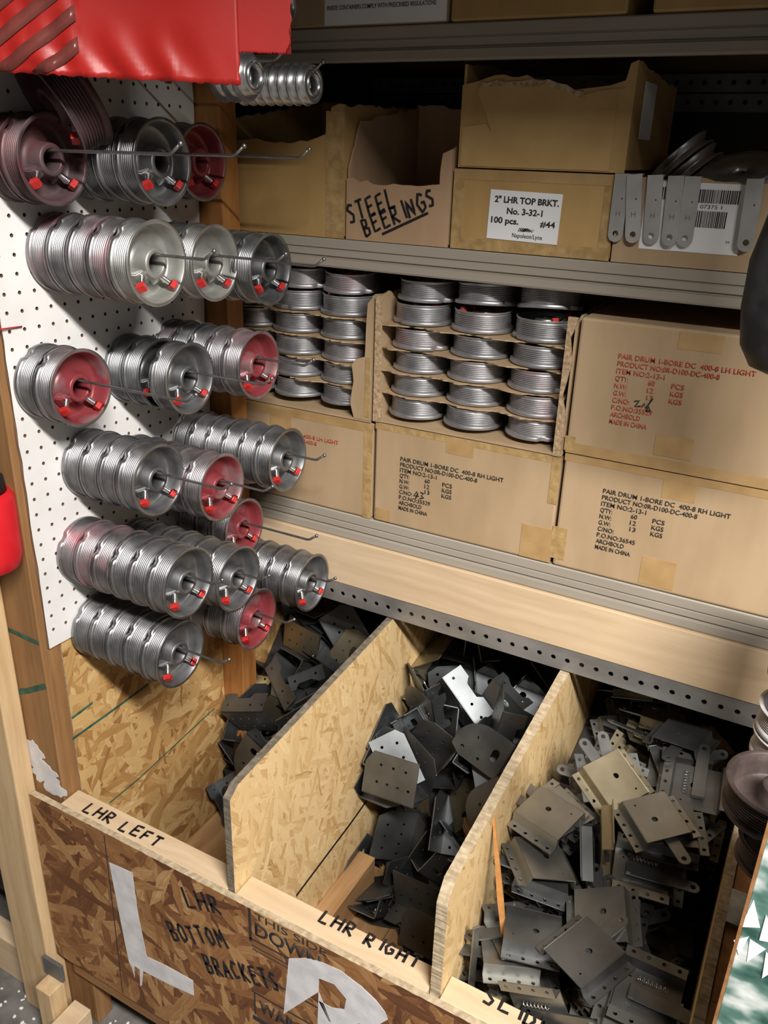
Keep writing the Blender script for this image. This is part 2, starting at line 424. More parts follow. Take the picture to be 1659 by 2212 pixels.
def copy_tree(o, parent=None):
    c = o.copy(); COL.objects.link(c)
    if parent: c.parent = parent
    for ch in o.children: copy_tree(ch, c)
    return c

def text_bm(s, w=None, h=0.01, bold=0.0, th=0.0003, align='LEFT'):
    cu = bpy.data.curves.new('t', 'FONT'); cu.body = s; cu.size = 1; cu.offset = bold; cu.resolution_u = 3
    ob = bpy.data.objects.new('t', cu); COL.objects.link(ob)
    dg = bpy.context.evaluated_depsgraph_get()
    me = bpy.data.meshes.new_from_object(ob.evaluated_get(dg))
    bm = bmesh.new(); bm.from_mesh(me)
    bpy.data.objects.remove(ob); bpy.data.curves.remove(cu); bpy.data.meshes.remove(me)
    if not bm.verts: return bm
    xs = [v.co.x for v in bm.verts]; x0, x1 = min(xs), max(xs)
    sy = h / 0.70
    sx = sy if w is None else w / (x1 - x0)
    off = {'LEFT': x0, 'CENTER': (x0 + x1) / 2}[align]
    for v in bm.verts:
        v.co.x = (v.co.x - off) * sx; v.co.y *= sy
    r = bmesh.ops.extrude_face_region(bm, geom=bm.faces[:])
    bmesh.ops.translate(bm, verts=[g for g in r['geom'] if isinstance(g, bmesh.types.BMVert)], vec=(0, 0, th))
    return bm

def add_text(bm, s, mat, w=None, h=0.01, bold=0.0, align='LEFT', mi=0):
    b2 = text_bm(s, w, h, bold, align=align)
    bmesh.ops.transform(b2, matrix=mat, verts=b2.verts[:])
    merge(bm, b2, mi)

STROKES = {
 'A': [[(0, 0), (.45, 1), (.85, 0)], [(.2, .4), (.7, .42)]], 'B': [[(.1, 0), (.1, 1), (.6, .9), (.55, .6), (.1, .5), (.7, .4), (.65, .08), (.1, 0)]],
 'C': [[(.8, .85), (.4, 1), (.05, .55), (.3, .02), (.8, .15)]], 'D': [[(.1, 0), (.12, 1)], [(.0, 1), (.6, .85), (.75, .45), (.5, .05), (0, 0)]],
 'E': [[(.75, 1), (.1, .95), (.1, 0), (.8, .05)], [(.1, .5), (.65, .55)]], 'F': [[(.8, 1), (.1, .95), (.08, 0)], [(.1, .5), (.6, .55)]],
 'G': [[(.8, .85), (.4, 1), (.05, .5), (.35, 0), (.8, .2), (.78, .5), (.45, .48)]], 'H': [[(.1, 1), (.08, 0)], [(.75, 1), (.78, 0)], [(.08, .5), (.78, .52)]],
 'I': [[(.4, 1), (.42, 0)]], 'K': [[(.1, 1), (.1, 0)], [(.7, 1), (.12, .45), (.8, 0)]], 'L': [[(.12, 1), (.08, .02), (.75, .05)]],
 'M': [[(.02, 0), (.12, 1), (.45, .35), (.75, 1), (.9, 0)]], 'N': [[(.05, 0), (.1, 1), (.75, .05), (.78, 1)]], 'O': [[(.4, 1), (.05, .6), (.25, .02), (.75, .25), (.7, .85), (.38, 1)]],
 'R': [[(.1, 0), (.1, 1), (.65, .88), (.6, .55), (.1, .48), (.8, 0)]], 'S': [[(.75, .9), (.35, 1), (.1, .75), (.65, .4), (.5, .05), (.05, .1)]],
 'T': [[(0, .97), (.8, 1)], [(.42, .97), (.4, 0)]],
}
def ribbon(bm, pts, wd, mat, th=0.0004):
    pts = [Vector((p[0], p[1])) for p in pts]
    L_, R_ = [], []
    for i, p in enumerate(pts):
        d = (pts[min(i + 1, len(pts) - 1)] - pts[max(i - 1, 0)])
        if d.length < 1e-9: d = Vector((1, 0))
        d.normalize(); n = Vector((-d.y, d.x)) * wd / 2
        L_.append(p + n); R_.append(p - n)
    for z in (0.0, th):
        a = [bm.verts.new(mat @ Vector((v.x, v.y, z))) for v in L_]
        b = [bm.verts.new(mat @ Vector((v.x, v.y, z))) for v in R_]
        for i in range(len(a) - 1): bm.faces.new((a[i], b[i], b[i + 1], a[i + 1]))
        if z == 0: a0, b0 = a, b
    for (p, q) in ((a0, a), (b0, b)):
        for i in range(len(p) - 1): bm.faces.new((p[i], p[i + 1], q[i + 1], q[i]))

def handwrite(bm, s, mat, h, adv, wd, rnd=None, slant=0.0, rise=0.0):
    rnd = rnd or random.Random(3)
    x = 0
    for ch in s:
        if ch != ' ':
            dy = rnd.uniform(-0.07, 0.07) * h; k = rnd.uniform(0.92, 1.1)
            for st in STROKES[ch]:
                pts = []
                for (a, b_) in zip(st, st[1:]):
                    for t in (0, .34, .67): pts.append((a[0] + (b_[0] - a[0]) * t, a[1] + (b_[1] - a[1]) * t))
                pts.append(st[-1])
                pts = [(x + (p[0] * adv * 0.85 + slant * p[1] * h) * k, p[1] * h * k + dy + rise * x) for p in pts]
                ribbon(bm, pts, wd, mat)
        x += adv * (0.6 if ch == 'I' else 1.0 if ch != ' ' else 0.75)

def handwrite_between(bm, s, start, end, h, wd, rnd, y, off):
    """a word written on a front face (plane y), its foot running between two pixels of the photograph"""
    P, Q = at(1, y, *start), at(1, y, *end)
    d = Vector((Q.x - P.x, Q.z - P.z))
    n = sum(0.6 if ch == 'I' else 0.75 if ch == ' ' else 1.0 for ch in s)
    m = T(P.x - off[0], off[1], P.z - off[2]) @ RX(PI / 2) @ RZ(math.atan2(d.y, d.x))
    handwrite(bm, s, m, h, d.length / n, wd, rnd)

FRONT = lambda x, y, z: T(x, y, z) @ RX(PI / 2)          # text plane that faces -Y
TOP = lambda x, y, z: T(x, y, z)                          # text plane that faces +Z

# ------------------------------------------------------------------ the setting
bm = bmesh.new(); add_box(bm, -1.5, 3.6, -3.0, 1.4, -0.05, 0.0); struct('floor', bm, MT['floor'])
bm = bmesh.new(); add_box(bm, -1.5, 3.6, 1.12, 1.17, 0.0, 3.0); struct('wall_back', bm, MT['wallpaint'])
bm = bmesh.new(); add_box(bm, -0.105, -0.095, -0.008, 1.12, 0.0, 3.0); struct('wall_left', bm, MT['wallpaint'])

bm = bmesh.new(); add_box(bm, -1.5, 3.6, -0.78, -0.70, 2.449, 3.0); struct('added_shade_beam', bm, MT['wallpaint'])  # unseen beam, added to cut the strip light off the top shelf
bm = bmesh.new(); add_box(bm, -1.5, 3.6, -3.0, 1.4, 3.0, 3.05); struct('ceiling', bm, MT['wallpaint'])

bm = bmesh.new(); add_box(bm, -1.5, 3.6, -3.05, -3.0, 0.0, 3.0); struct('fill_wall_front', bm, flat('light_grey_fill_wall', (0.55, 0.54, 0.52), 0.7))  # light wall behind the camera, added for fill and metal reflections

# pegboard with real holes
def pegboard():
    bm = bmesh.new()
    p = 0.0254; x0, x1 = 0.0, 0.005
    rows = range(-25, 26); cols = range(-1, 15)
    rnd = random.Random(2)
    grid = {}
    def corner(ci, ri, x):
        k = (ci, ri, x)
        if k not in grid:
            y = (ci - 0.5) * p; z = 1.56 - (ri - 0.5) * p
            if ci == -1: y += rnd.uniform(-0.0006, 0.0022)
            if ri == 26: z = 0.893 + rnd.uniform(-0.002, 0.002)
            if ci == 15: y = 0.388 + rnd.uniform(-0.002, 0.002)
            grid[k] = bm.verts.new((x, y, z))
        return grid[k]
    n = 8
    for ri in rows:
        for ci in cols:
            cy, cz = ci * p, 1.56 - ri * p
            rings = {}
            for x in (x0, x1):
                rings[x] = [bm.verts.new((x, cy + 0.0029 * math.cos(2 * PI * (k + .5) / n), cz + 0.0029 * math.sin(2 * PI * (k + .5) / n))) for k in range(n)]
                c = [corner(ci + 1, ri, x), corner(ci, ri, x), corner(ci, ri + 1, x), corner(ci + 1, ri + 1, x)]  # +y+z, -y+z, -y-z, +y-z
                R_ = rings[x]
                # ring verts 0,1 in quadrant +y+z ; 2,3 -y+z ; 4,5 -y-z ; 6,7 +y-z
                for q in range(4):
                    bm.faces.new((c[q], R_[2 * q], R_[2 * q + 1]))
                    bm.faces.new((c[q], R_[2 * q + 1], R_[(2 * q + 2) % n], c[(q + 1) % 4]))
            for k in range(n):
                bm.faces.new((rings[x0][k], rings[x0][(k + 1) % n], rings[x1][(k + 1) % n], rings[x1][k])).material_index = 1
    bd = [e for e in bm.edges if len(e.link_faces) == 1]
    # close the outer rim
    for e in list(bd):
        a, b = e.verts
        if abs(a.co.x - x0) < 1e-6 and abs(b.co.x - x0) < 1e-6:
            ka = [k for k, v in grid.items() if v is a or v is b]
            c, d = grid[(ka[0][0], ka[0][1], x1)], grid[(ka[1][0], ka[1][1], x1)]
            f = bm.faces.new((grid[ka[0]], grid[ka[1]], d, c)); f.material_index = 1
    o = obj('pegboard', bm, [MT['peg'], flat('brown_hardboard_core', (0.16, 0.09, 0.05), 0.9)])
    prop(o, 'white perforated pegboard on the left that carries the wire hooks of drums', 'pegboard')
pegboard()

def beam_obj(name, label, cat, x0, x1, y0, y1, z0, z1, mat, bevel=0.0015):
    bm = bmesh.new(); add_box(bm, x0, x1, y0, y1, z0, z1, bevel=bevel)
    return prop(obj(name, bm, mat), label, cat)

def blob(axis_mat, rx, rz, n=26, seed=1, rough=0.25):
    r = random.Random(seed); bm = bmesh.new()
    pts = []
    for k in range(n):
        a = 2 * PI * k / n; s = 1 + r.uniform(-rough, rough)
        pts.append((rx * s * math.cos(a), rz * s * math.sin(a)))
    add_plate(bm, pts, 0.0006, axis_mat)
    return bm

# timber uprights that carry the pegboard and the bins
o = thing('timber_upright', 'amber timber upright at the left edge of the pegboard, with white paint smears', 'timber post', (-0.045, -0.03, 0))
bm = bmesh.new(); add_box(bm, -0.045, 0.0445, -0.02, 0.018, 0, 2.25, bevel=0.002); obj('post', bm, MT['wood_dull_z'], o)
for k, (px, py, rx, rz) in enumerate([(72, 1625, 0.026, 0.026), (95, 1668, 0.034, 0.026), (118, 1700, 0.026, 0.022)]):
    P = at(1, -0.0503 , px, py)
    obj('paint_smear', blob(T(P.x + 0.045, -0.0205 - 0.0001 * k, P.z) @ RX(PI / 2), rx, rz, seed=k), MT['paint_white'], o, 'white paint smear')
bm = bmesh.new()
for pts, wd in (([(2, 1352), (40, 1370), (84, 1390)], 0.008), ([(2, 1497), (60, 1492), (112, 1488)], 0.010)):
    ps = [at(1, -0.0505, *p) for p in pts]
    ribbon(bm, [(min(p.x, -0.003) + 0.045, p.z) for p in ps], wd, T(0, -0.0205, 0) @ RX(PI / 2))
obj('spray_mark', bm, MT['green'], o, 'faded green spray line')
beam_obj('timber_upright', 'orange timber upright between the pegboard and the shelves', 'timber post', -0.03, 0.053, 0.393, 0.44, 0.0, 2.25, MT['wood_z'], 0.002)
beam_obj('timber_upright', 'pale timber board standing on the floor at the far left', 'timber post', -0.168, -0.071, -0.09, -0.052, 0.0, 1.02, MT['wood_pale_z'], 0.003)
beam_obj('floor_timber', 'pale timber lying on the floor left of the bin front', 'timber', -0.9, -0.172, -0.066, -0.028, 0.0, 0.11, MT['wood_x'], 0.003)

# black tubes stacked left of the post
for k in range(6):
    bm = bmesh.new()
    add_tube(bm, [(-0.9, 0.10, 0), (-0.112, 0.10, 0)], 0.03, 16)
    t = obj('black_tube', bm, MT['black_tube'])
    t.location = (0, -0.07 + 0.002 * (k % 2), 0.15 + 0.061 * k)
    prop(t, ['lowest', 'second lowest', 'third lowest', 'third highest', 'second highest', 'highest'][k] + ' of the black tubes racked behind the pale board at far left', 'tube', 'black tubes at the far left')

# red cylinder with a black collar in front of the left upright
t = thing('red_cylinder', 'glossy red cylinder with black cap hanging in front of the left upright', 'cylinder', (-0.0, -0.16, 1.085))
bm = bmesh.new()
add_lathe(bm, [(0, 0.0005), (0.002, 0.03), (0.01, 0.042), (0.03, 0.046), (0.118, 0.046), (0.128, 0.040), (0.13, 0.0005)], 40, RY(-PI / 2), closed=False)
obj('cylinder_body', bm, MT['red_plastic'], t)
bm = bmesh.new(); add_lathe(bm, [(0.128, 0.0005), (0.128, 0.036), (0.15, 0.034), (0.165, 0.02), (0.17, 0.0005)], 32, RY(-PI / 2), closed=False)
obj('cap', bm, MT['black_tube'], t, 'black cap')
t.location = at(0, -0.02, -17, 1170); t.location.x -= 0.008; t.location.z = 1.052

# ------------------------------------------------------------------ bins
t = thing('front_board', 'brown strand board front of the bins with white letters L and R', 'board', (0, -0.0675, 0.19))
bm = bmesh.new(); add_box(bm, -0.062, 1.075, -0.0055, 0.0055, 0, 0.4)
bmesh.ops.subdivide_edges(bm, edges=[e for e in bm.edges if abs(e.verts[0].co.x - e.verts[1].co.x) > 0.5], cuts=160)
rr = random.Random(4)
for v in bm.verts:
    if v.co.z > 0.39: v.co.z += rr.uniform(-0.0006, 0.0006)
for f in bm.faces:
    f.material_index = 1 if abs(f.normal.y) < 0.5 else 0
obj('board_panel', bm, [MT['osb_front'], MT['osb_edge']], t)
def board_pts(pix):
    out = []
    for p in pix:
        P = at(1, -0.0732, *p); out.append((P.x, P.z - 0.19))
    return out
bm = bmesh.new()
add_plate(bm, board_pts([(236, 1863), (260, 1873), (286, 1885), (292, 1930), (300, 1985), (312, 2040), (317, 2066), (360, 2086), (417, 2118), (419, 2150), (380, 2133), (340, 2113), (309, 2097), (307, 2128), (303, 2130), (302, 2094), (290, 2086), (291, 2112), (286, 2092), (279, 2078), (270, 2036), (255, 1960)]), 0.0005, T(0, -0.0056, 0) @ RX(PI / 2))
obj('painted_letter', bm, MT['paint_white'], t, 'white painted letter L')
bm = bmesh.new()
outer = board_pts([(624, 2070), (660, 2069), (692, 2077), (735, 2096), (780, 2130), (812, 2160), (832, 2186), (838, 2202), (820, 2212), (790, 2214), (772, 2210)])
leg = [(0.645, 0.20), (0.585, 0.215), (0.548, 0.30), (0.545, 0.19), (0.482, 0.205)]
hole = board_pts([(689, 2113), (722, 2126), (748, 2158), (744, 2180), (716, 2176), (688, 2161)])
add_plate(bm, outer + leg, 0.0005, T(0, -0.0056, 0) @ RX(PI / 2), [hole])
obj('painted_letter', bm, MT['paint_white'], t, 'white painted letter R')
bm = bmesh.new()
for s, p0, p1, h in (('LHR', (405, 1958), (487, 1975), 0.036), ('BOTTOM', (375, 2030), (498, 2050), 0.036), ('BRACKETS', (450, 2100), (612, 2142), 0.036)):
    handwrite_between(bm, s, p0, p1, h, 0.0055, random.Random(8), -0.0732, (0, -0.0056, 0.19))
obj('marker_lettering', bm, MT['ink_black'], t, 'black handwriting')
bm = bmesh.new()
add_text(bm, 'THIS SIDE', FRONT(0.432, -0.0056, 0.383), w=0.13, h=0.014)
add_text(bm, 'DOWN', FRONT(0.432, -0.0056, 0.350), w=0.12, h=0.026, bold=0.02)
for k, (x0, x1, z, th) in enumerate([(0.42, 0.56, 0.335, 0.003), (0.42, 0.56, 0.262, 0.003), (0.42, 0.56, 0.150, 0.010), (0.42, 0.56, 0.215, 0.003), (0.425, 0.5, 0.322, 0.0015), (0.425, 0.54, 0.314, 0.0015)]):
    add_box(bm, x0, x1, -0.006, -0.0055, z, z + th)
add_box(bm, 0.420, 0.425, -0.006, -0.0055, 0.33, 0.40)
add_box(bm, 0.424, 0.4265, -0.006, -0.0055, 0.165, 0.215)
add_text(bm, 'WAR', FRONT(0.434, -0.0056, 0.178), w=0.07, h=0.026, bold=0.02)
obj('printed_stamp', bm, MT['ink_print'], t, 'black mill stamp')
bm = bmesh.new()
P0, P1 = at(1, -0.0732, 225, 1805), at(1, -0.0732, 270, 2180)
ribbon(bm, [(P0.x, P0.z - 0.19), ((P0.x + P1.x) / 2, (P0.z + P1.z) / 2 - 0.19), (P1.x, max(P1.z - 0.19, 0.005))], 0.0018, FRONT(0, -0.0056, 0))
obj('pencil_line', bm, MT['ink_print'], t)
beam_obj('bottom_rail', 'brown timber rail under the strand board front', 'rail', -0.03, 1.075, -0.066, -0.03, 0.15, 0.189, MT['wood_brown'])

# the ledges behind the front board, one per bin
def ledge(x0, x1, label, word, px, h, adv):
    t = thing('ledge_board', label, 'ledge', ((x0 + x1) / 2, -0.041, 0.551))
    hw = (x1 - x0) / 2
    bm = bmesh.new(); add_box(bm, -hw, hw, -0.0205, 0.0205, 0, 0.038, bevel=0.0015)
    obj('board', bm, MT['wood_x'], t)
    bm = bmesh.new(); P = at(2, 0.589, *px)
    handwrite(bm, word, T(P.x - (x0 + x1) / 2, P.y + 0.041, 0.0381), h, adv, 0.0044, random.Random(5), rise=0.02)
    obj('marker_lettering', bm, MT['ink_black'], t, 'black handwriting')
ledge(0.003, 0.371, 'pale timber ledge marked LHR LEFT behind the front board', 'LHR LEFT', (176, 1752), 0.021, 0.0225)
ledge(0.387, 0.718, 'pale timber ledge marked LHR RIGHT between the two strand board dividers', 'LHR RIGHT', (686, 1990), 0.021, 0.0205)
ledge(0.737, 1.04, 'pale timber ledge marked SLIDE in front of the right bin', 'SLIDE', (1040, 2165), 0.022, 0.0225)

def side_panel(name, label, cat, x0, x1, prof, mat, edge='osb_edge', rough=0.0003, seed=1):
    """upright board in a plane x = const, profile in (y, z), with rough sawn edges"""
    r = random.Random(seed)
    pts = []
    n = len(prof)
    for i in range(n):
        a, b = Vector(prof[i]), Vector(prof[(i + 1) % n])
        k = max(1, int((b - a).length / 0.0035))
        for j in range(k):
            p = a.lerp(b, j / k)
            pts.append((p.x + r.uniform(-rough, rough), p.y + r.uniform(-rough, rough)))
    bm = bmesh.new()
    m = Matrix(((0, 0, 1, x0), (1, 0, 0, 0), (0, 1, 0, 0), (0, 0, 0, 1)))
    add_plate(bm, pts, x1 - x0, m)
    bm.normal_update()
    for f in bm.faces: f.material_index = 0 if abs(f.normal.x) > 0.5 else 1
    return prop(obj(name, bm, [mat, MT[edge]]), label, cat)
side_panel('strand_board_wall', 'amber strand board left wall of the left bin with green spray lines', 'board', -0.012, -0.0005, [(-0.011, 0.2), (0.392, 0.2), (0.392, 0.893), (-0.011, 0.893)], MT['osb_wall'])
sp = bpy.data.objects['strand_board_wall']
bm = bmesh.new()
for pts, wd in (([(156, 1597), (240, 1537), (320, 1478)], 0.005), ([(155, 1552), (200, 1518)], 0.005), ([(236, 1735), (300, 1682), (463, 1530)], 0.003)):
    ps = [at(0, -0.0003, *p) for p in pts]
    ribbon(bm, [(p.y, p.z) for p in ps], wd, Matrix(((0, 0, 1, -0.0006), (1, 0, 0, 0), (0, 1, 0, 0), (0, 0, 0, 1))), 0.0005)
obj('spray_mark', bm, MT['green'], sp, 'green spray line')
side_panel('strand_board_wall', 'strand board left wall deep inside the left bin, behind the orange upright', 'board', -0.012, -0.0005, [(0.442, 0.2), (0.84, 0.2), (0.84, 0.86), (0.442, 0.86)], MT['osb_wall'], seed=3)
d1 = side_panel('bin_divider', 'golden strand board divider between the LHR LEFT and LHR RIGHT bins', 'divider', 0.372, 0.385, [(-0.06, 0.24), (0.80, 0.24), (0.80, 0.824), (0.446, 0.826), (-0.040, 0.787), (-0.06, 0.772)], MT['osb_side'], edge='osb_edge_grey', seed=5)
bm = bmesh.new()
ps = [at(0, 0.3852, *p) for p in [(640, 1935), (700, 1855), (760, 1775), (820, 1690), (880, 1605)]]
ribbon(bm, [(p.y, p.z) for p in ps], 0.006, Matrix(((0, 0, 1, 0.3851), (1, 0, 0, 0), (0, 1, 0, 0), (0, 0, 0, 1))), 0.0004)
obj('marker_line', bm, MT['ink_black'], d1, 'black marker line')
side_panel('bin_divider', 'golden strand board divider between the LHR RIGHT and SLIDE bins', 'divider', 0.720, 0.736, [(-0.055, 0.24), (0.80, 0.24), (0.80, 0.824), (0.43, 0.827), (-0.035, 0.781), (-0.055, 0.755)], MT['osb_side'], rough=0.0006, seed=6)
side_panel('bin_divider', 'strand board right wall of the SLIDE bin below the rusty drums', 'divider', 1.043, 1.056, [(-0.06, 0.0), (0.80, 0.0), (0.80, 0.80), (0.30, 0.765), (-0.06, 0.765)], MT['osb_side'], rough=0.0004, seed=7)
beam_obj('bin_side_timber', 'orange timber fixed to the outside of the right bin wall', 'timber', 1.0575, 1.095, -0.02, 0.8, 0.62, 0.755, MT['wood_z'])
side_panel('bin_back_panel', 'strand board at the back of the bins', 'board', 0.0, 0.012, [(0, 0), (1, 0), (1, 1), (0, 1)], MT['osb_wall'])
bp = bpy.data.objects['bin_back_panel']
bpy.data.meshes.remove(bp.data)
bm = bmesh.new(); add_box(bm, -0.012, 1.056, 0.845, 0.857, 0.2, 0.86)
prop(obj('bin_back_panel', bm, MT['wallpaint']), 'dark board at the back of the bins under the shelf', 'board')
k = 0
for x0, x1, nm_, cnt in ((0.002, 0.370, 'LHR LEFT', 3), (0.387, 0.718, 'LHR RIGHT', 3), (0.738, 1.041, 'SLIDE', 3)):
    wdt = (x1 - x0) / cnt
    for i in range(cnt):
        beam_obj('bin_floor_plank', ['left', 'middle', 'right'][i] + ' floor plank of the ' + nm_ + ' bin', 'plank', x0 + i * wdt + 0.0008, x0 + (i + 1) * wdt - 0.0008, -0.028, 0.84, 0.226, 0.2475, MT['wood_y'], 0.001)
beam_obj('cleat', 'pale timber cleat along the foot of the middle bin\'s left divider', 'timber', 0.3858, 0.424, -0.018, 0.33, 0.2485, 0.335, MT['wood_y'])

# blocks and plates at the foot of the left post
P = at(1, -0.10, 125, 2110)
beam_obj('timber_block', 'pale timber block standing at the foot of the left board', 'block', -0.068, -0.028, -0.128, -0.092, 0.0, 0.155, MT['wood_pale_z'], 0.002)
beam_obj('timber_block', 'small yellowish timber block lying beside the left post foot', 'block', -0.022, 0.022, -0.140, -0.080, 0.035, 0.095, MT['wood_x'], 0.002)
beam_obj('steel_plate', 'grey steel plate under the small yellowish timber block', 'plate', -0.06, 0.045, -0.150, -0.1285, 0.0, 0.0335, MT['angle_dark'], 0.001)
beam_obj('steel_plate', 'grey steel plate fixed to the left post foot, higher one', 'plate', -0.075, -0.025, -0.098, -0.0905, 0.157, 0.2, MT['angle_dark'], 0.001)
bm = bmesh.new(); rr = random.Random(12)
for k in range(520):
    x, y = -0.50 + 0.85 * rr.random() ** 1.2, -0.02 - 0.40 * rr.random() ** 1.3
    s = rr.uniform(0.0013, 0.0042)
    b2 = bmesh.new(); bmesh.ops.create_icosphere(b2, subdivisions=1, radius=s, matrix=T(x, y, s * 0.6) @ RZ(rr.random() * 6) @ Matrix.Diagonal((1.3, 1, 0.7, 1)))
    merge(bm, b2)
prop(obj('foam_crumbs', bm, MT['foam']), 'white foam crumbs scattered on the concrete floor at lower left', 'crumbs', kind='stuff')

# ------------------------------------------------------------------ shelf steel
def shelf_beam(label, z0, z1):
    h = z1 - z0
    pr = [(0.448, z0), (0.4465, z0 + 0.003), (0.4465, z0 + .30 * h), (0.4535, z0 + .33 * h), (0.4535, z0 + .37 * h), (0.450, z0 + .40 * h), (0.450, z0 + .60 * h), (0.4525, z0 + .62 * h), (0.4525, z0 + .65 * h), (0.450, z0 + .67 * h), (0.450, z1 - 0.002), (0.452, z1), (0.49, z1), (0.49, z1 - 0.003), (0.458, z1 - 0.003), (0.458, z0)]
    bm = bmesh.new()
    m = Matrix(((0, 0, 1, -0.02), (1, 0, 0, 0), (0, 1, 0, 0), (0, 0, 0, 1)))
    add_plate(bm, pr, 1.7, m)
    return prop(obj('shelf_beam', bm, MT['beam']), label, 'shelf beam')
shelf_beam('grey-beige steel beam of the top shelf, in shadow', 1.780, 1.828)
shelf_beam('grey-beige steel beam under the STEEL BEERINGS box shelf', 1.471, 1.518)
shelf_beam('grey-beige steel beam under the lower row of large cartons', 0.969, 1.020)
for z, lb in ((1.826, 'shelf deck board of the top shelf, seen from below'), (1.516, 'shelf deck board under the upper open boxes'), (1.018, 'shelf deck board under the stacked drum cartons')):
    beam_obj('shelf_deck', lb, 'shelf board', -0.02, 1.68, 0.4925, 1.06, z - 0.016, z, MT['deck'])
beam_obj('fascia_board', 'pale timber fascia board under the lower shelf beam', 'board', 0.055, 1.68, 0.440, 0.478, 0.8735, 0.968, MT['wood_x'], 0.001)
bm = bmesh.new()
hl = [circ(0.07 + 0.0254 * k, 0.022, 0.0046, 10) for k in range(52)]
add_plate(bm, [(0.055, 0.001), (1.42, 0.001), (1.42, 0.0435), (0.055, 0.0435)], 0.002, T(0, 0.442, 0.829) @ RX(PI / 2), hl)
add_box(bm, 0.055, 1.42, 0.442, 0.48, 0.8705, 0.8725)
prop(obj('punched_angle', bm, MT['angle']), 'bare steel angle with a row of holes under the pale fascia board', 'steel angle')
for zz, lb in ((1.775, 'upper dark punched steel angle at the back of the upper shelf'), (1.742, 'lower dark punched steel strip at the back of the upper shelf')):
    bm = bmesh.new()
    hl = [circ(0.02 + 0.0254 * k, 0.016, 0.0046, 8) for k in range(64)]
    add_plate(bm, [(0.0, 0), (1.66, 0), (1.66, 0.030), (0.0, 0.030)], 0.002, T(0, 1.0, zz) @ RX(PI / 2), hl)
    prop(obj('punched_angle', bm, MT['angle_dark']), lb, 'steel angle')

# ------------------------------------------------------------------ cartons
YF = 0.450
def rect_px(pix, y=YF):
    P = [at(1, y, *p) for p in pix]
    return min(p.x for p in P), max(p.x for p in P), min(p.z for p in P), max(p.z for p in P)

def carton(label, x0, x1, z0, z1, mat, y0=YF, y1=0.86, tapes=(), name='carton'):
    cx = (x0 + x1) / 2
    t = thing(name, label, 'box', (cx, y0, z0))
    bm = bmesh.new(); add_box(bm, x0 - cx, x1 - cx, 0.0, y1 - y0, 0, z1 - z0, bevel=0.004)
    obj('box_body', bm, MT[mat], t)
    for i, (a, b, c, d, mt) in enumerate(tapes):
        bm = bmesh.new(); add_box(bm, a - cx, b - cx, -0.0004 - 0.00012 * i, 0.0005, max(c - z0, 0.0002), min(d, z1) - z0 - 0.0001 * i)
        obj('packing_tape', bm, MT[mt], t)
    t['ox'] = cx
    del t['ox']
    return t

def print_block(t, x, ztop, w, pitch, lines, ink, h=0.0075):
    """stencilled block of lines on the carton front; a line is a list of (fraction of w, text, width fraction)"""
    bm = bmesh.new()
    for i, ln in enumerate(lines):
        for (fx, s, fw) in ln:
            add_text(bm, s, FRONT(x + fx * w, -0.0009, ztop - h - i * pitch), w=fw * w, h=h, bold=0.006)
    return obj('printed_text', bm, MT[ink], t, ('red' if ink == 'ink_red' else 'black') + ' stencilled text')

def drum_lines(hand, po):
    return [[(0, 'PAIR DRUM 1-BORE DC  400-8 ' + hand + ' LIGHT', 1.0)], [(0, 'PRODUCT NO:0R-D100-DC-400-8', 0.76)], [(0, 'ITEM NO:2-13-1', 0.37)],
            [(0, "Q'TY:", 0.10), (0.255, '60', 0.05), (0.43, 'PCS', 0.095)], [(0, 'N.W:', 0.10), (0.255, '12', 0.048), (0.43, 'KGS', 0.095)],
            [(0, 'G.W:', 0.10), (0.26, '13', 0.048), (0.43, 'KGS', 0.095)], [(0, 'C/NO:', 0.135)], [(0, 'P.O.NO:' + po, 0.32)], [(0, 'ARCHBOLD', 0.235)], [(0, 'MADE IN CHINA', 0.295)]]

def tape_px(pix, mt='tape'):
    return (*rect_px(pix), mt)
c3 = carton('closed carton with red print at the left end of the lower shelf', -0.06, 0.326, 1.021, 1.206, 'card', tapes=[(-0.06, 0.326, 1.190, 1.206, 'tape'), (0.308, 0.326, 1.021, 1.206, 'clear_tape'), (0.10, 0.15, 1.15, 1.206, 'tape')])
print_block(c3, 0.055 - 0.133, 1.162 - 1.021, 0.2, 0.0108, drum_lines('LH', '35529'), 'ink_red')
c4 = carton('closed carton with black print under the open drum carton, lower shelf middle', 0.332, 0.675, 1.021, 1.211, 'card', tapes=[(0.332, 0.675, 1.200, 1.211, 'clear_tape'), tape_px([(965, 945), (1022, 990)]), tape_px([(1128, 1130), (1188, 1216)]), tape_px([(812, 1095), (842, 1128)]), (0.660, 0.675, 1.13, 1.211, 'clear_tape')])
print_block(c4, 0.385 - 0.5035, 1.157 - 1.021, 0.196, 0.0105, drum_lines('RH', '35529'), 'ink_print')
c6 = carton('closed carton with black print at the lower right of the lower shelf', 0.680, 1.075, 1.021, 1.221, 'card', tapes=[(0.680, 1.075, 1.209, 1.221, 'tape'), tape_px([(1437, 1022), (1500, 1088)]), tape_px([(1388, 1200), (1452, 1276)]), tape_px([(1195, 1135), (1218, 1210)], 'clear_tape')])
print_block(c6, 0.748 - 0.8775, 1.175 - 1.021, 0.192, 0.0109, drum_lines('RH', '36545'), 'ink_print')
c5 = carton('closed carton with red print stacked on top at the right of the lower shelf', 0.679, 1.075, 1.2225, 1.436, 'card', tapes=[(0.679, 1.075, 1.2225, 1.240, 'tape'), tape_px([(1470, 715), (1560, 765)]), tape_px([(1418, 936), (1492, 996)]), tape_px([(1222, 940), (1240, 975)], 'clear_tape')])
print_block(c5, 0.742 - 0.877, 1.390 - 1.2225, 0.192, 0.0112, drum_lines('LH', '35529'), 'ink_red')
bm = bmesh.new()
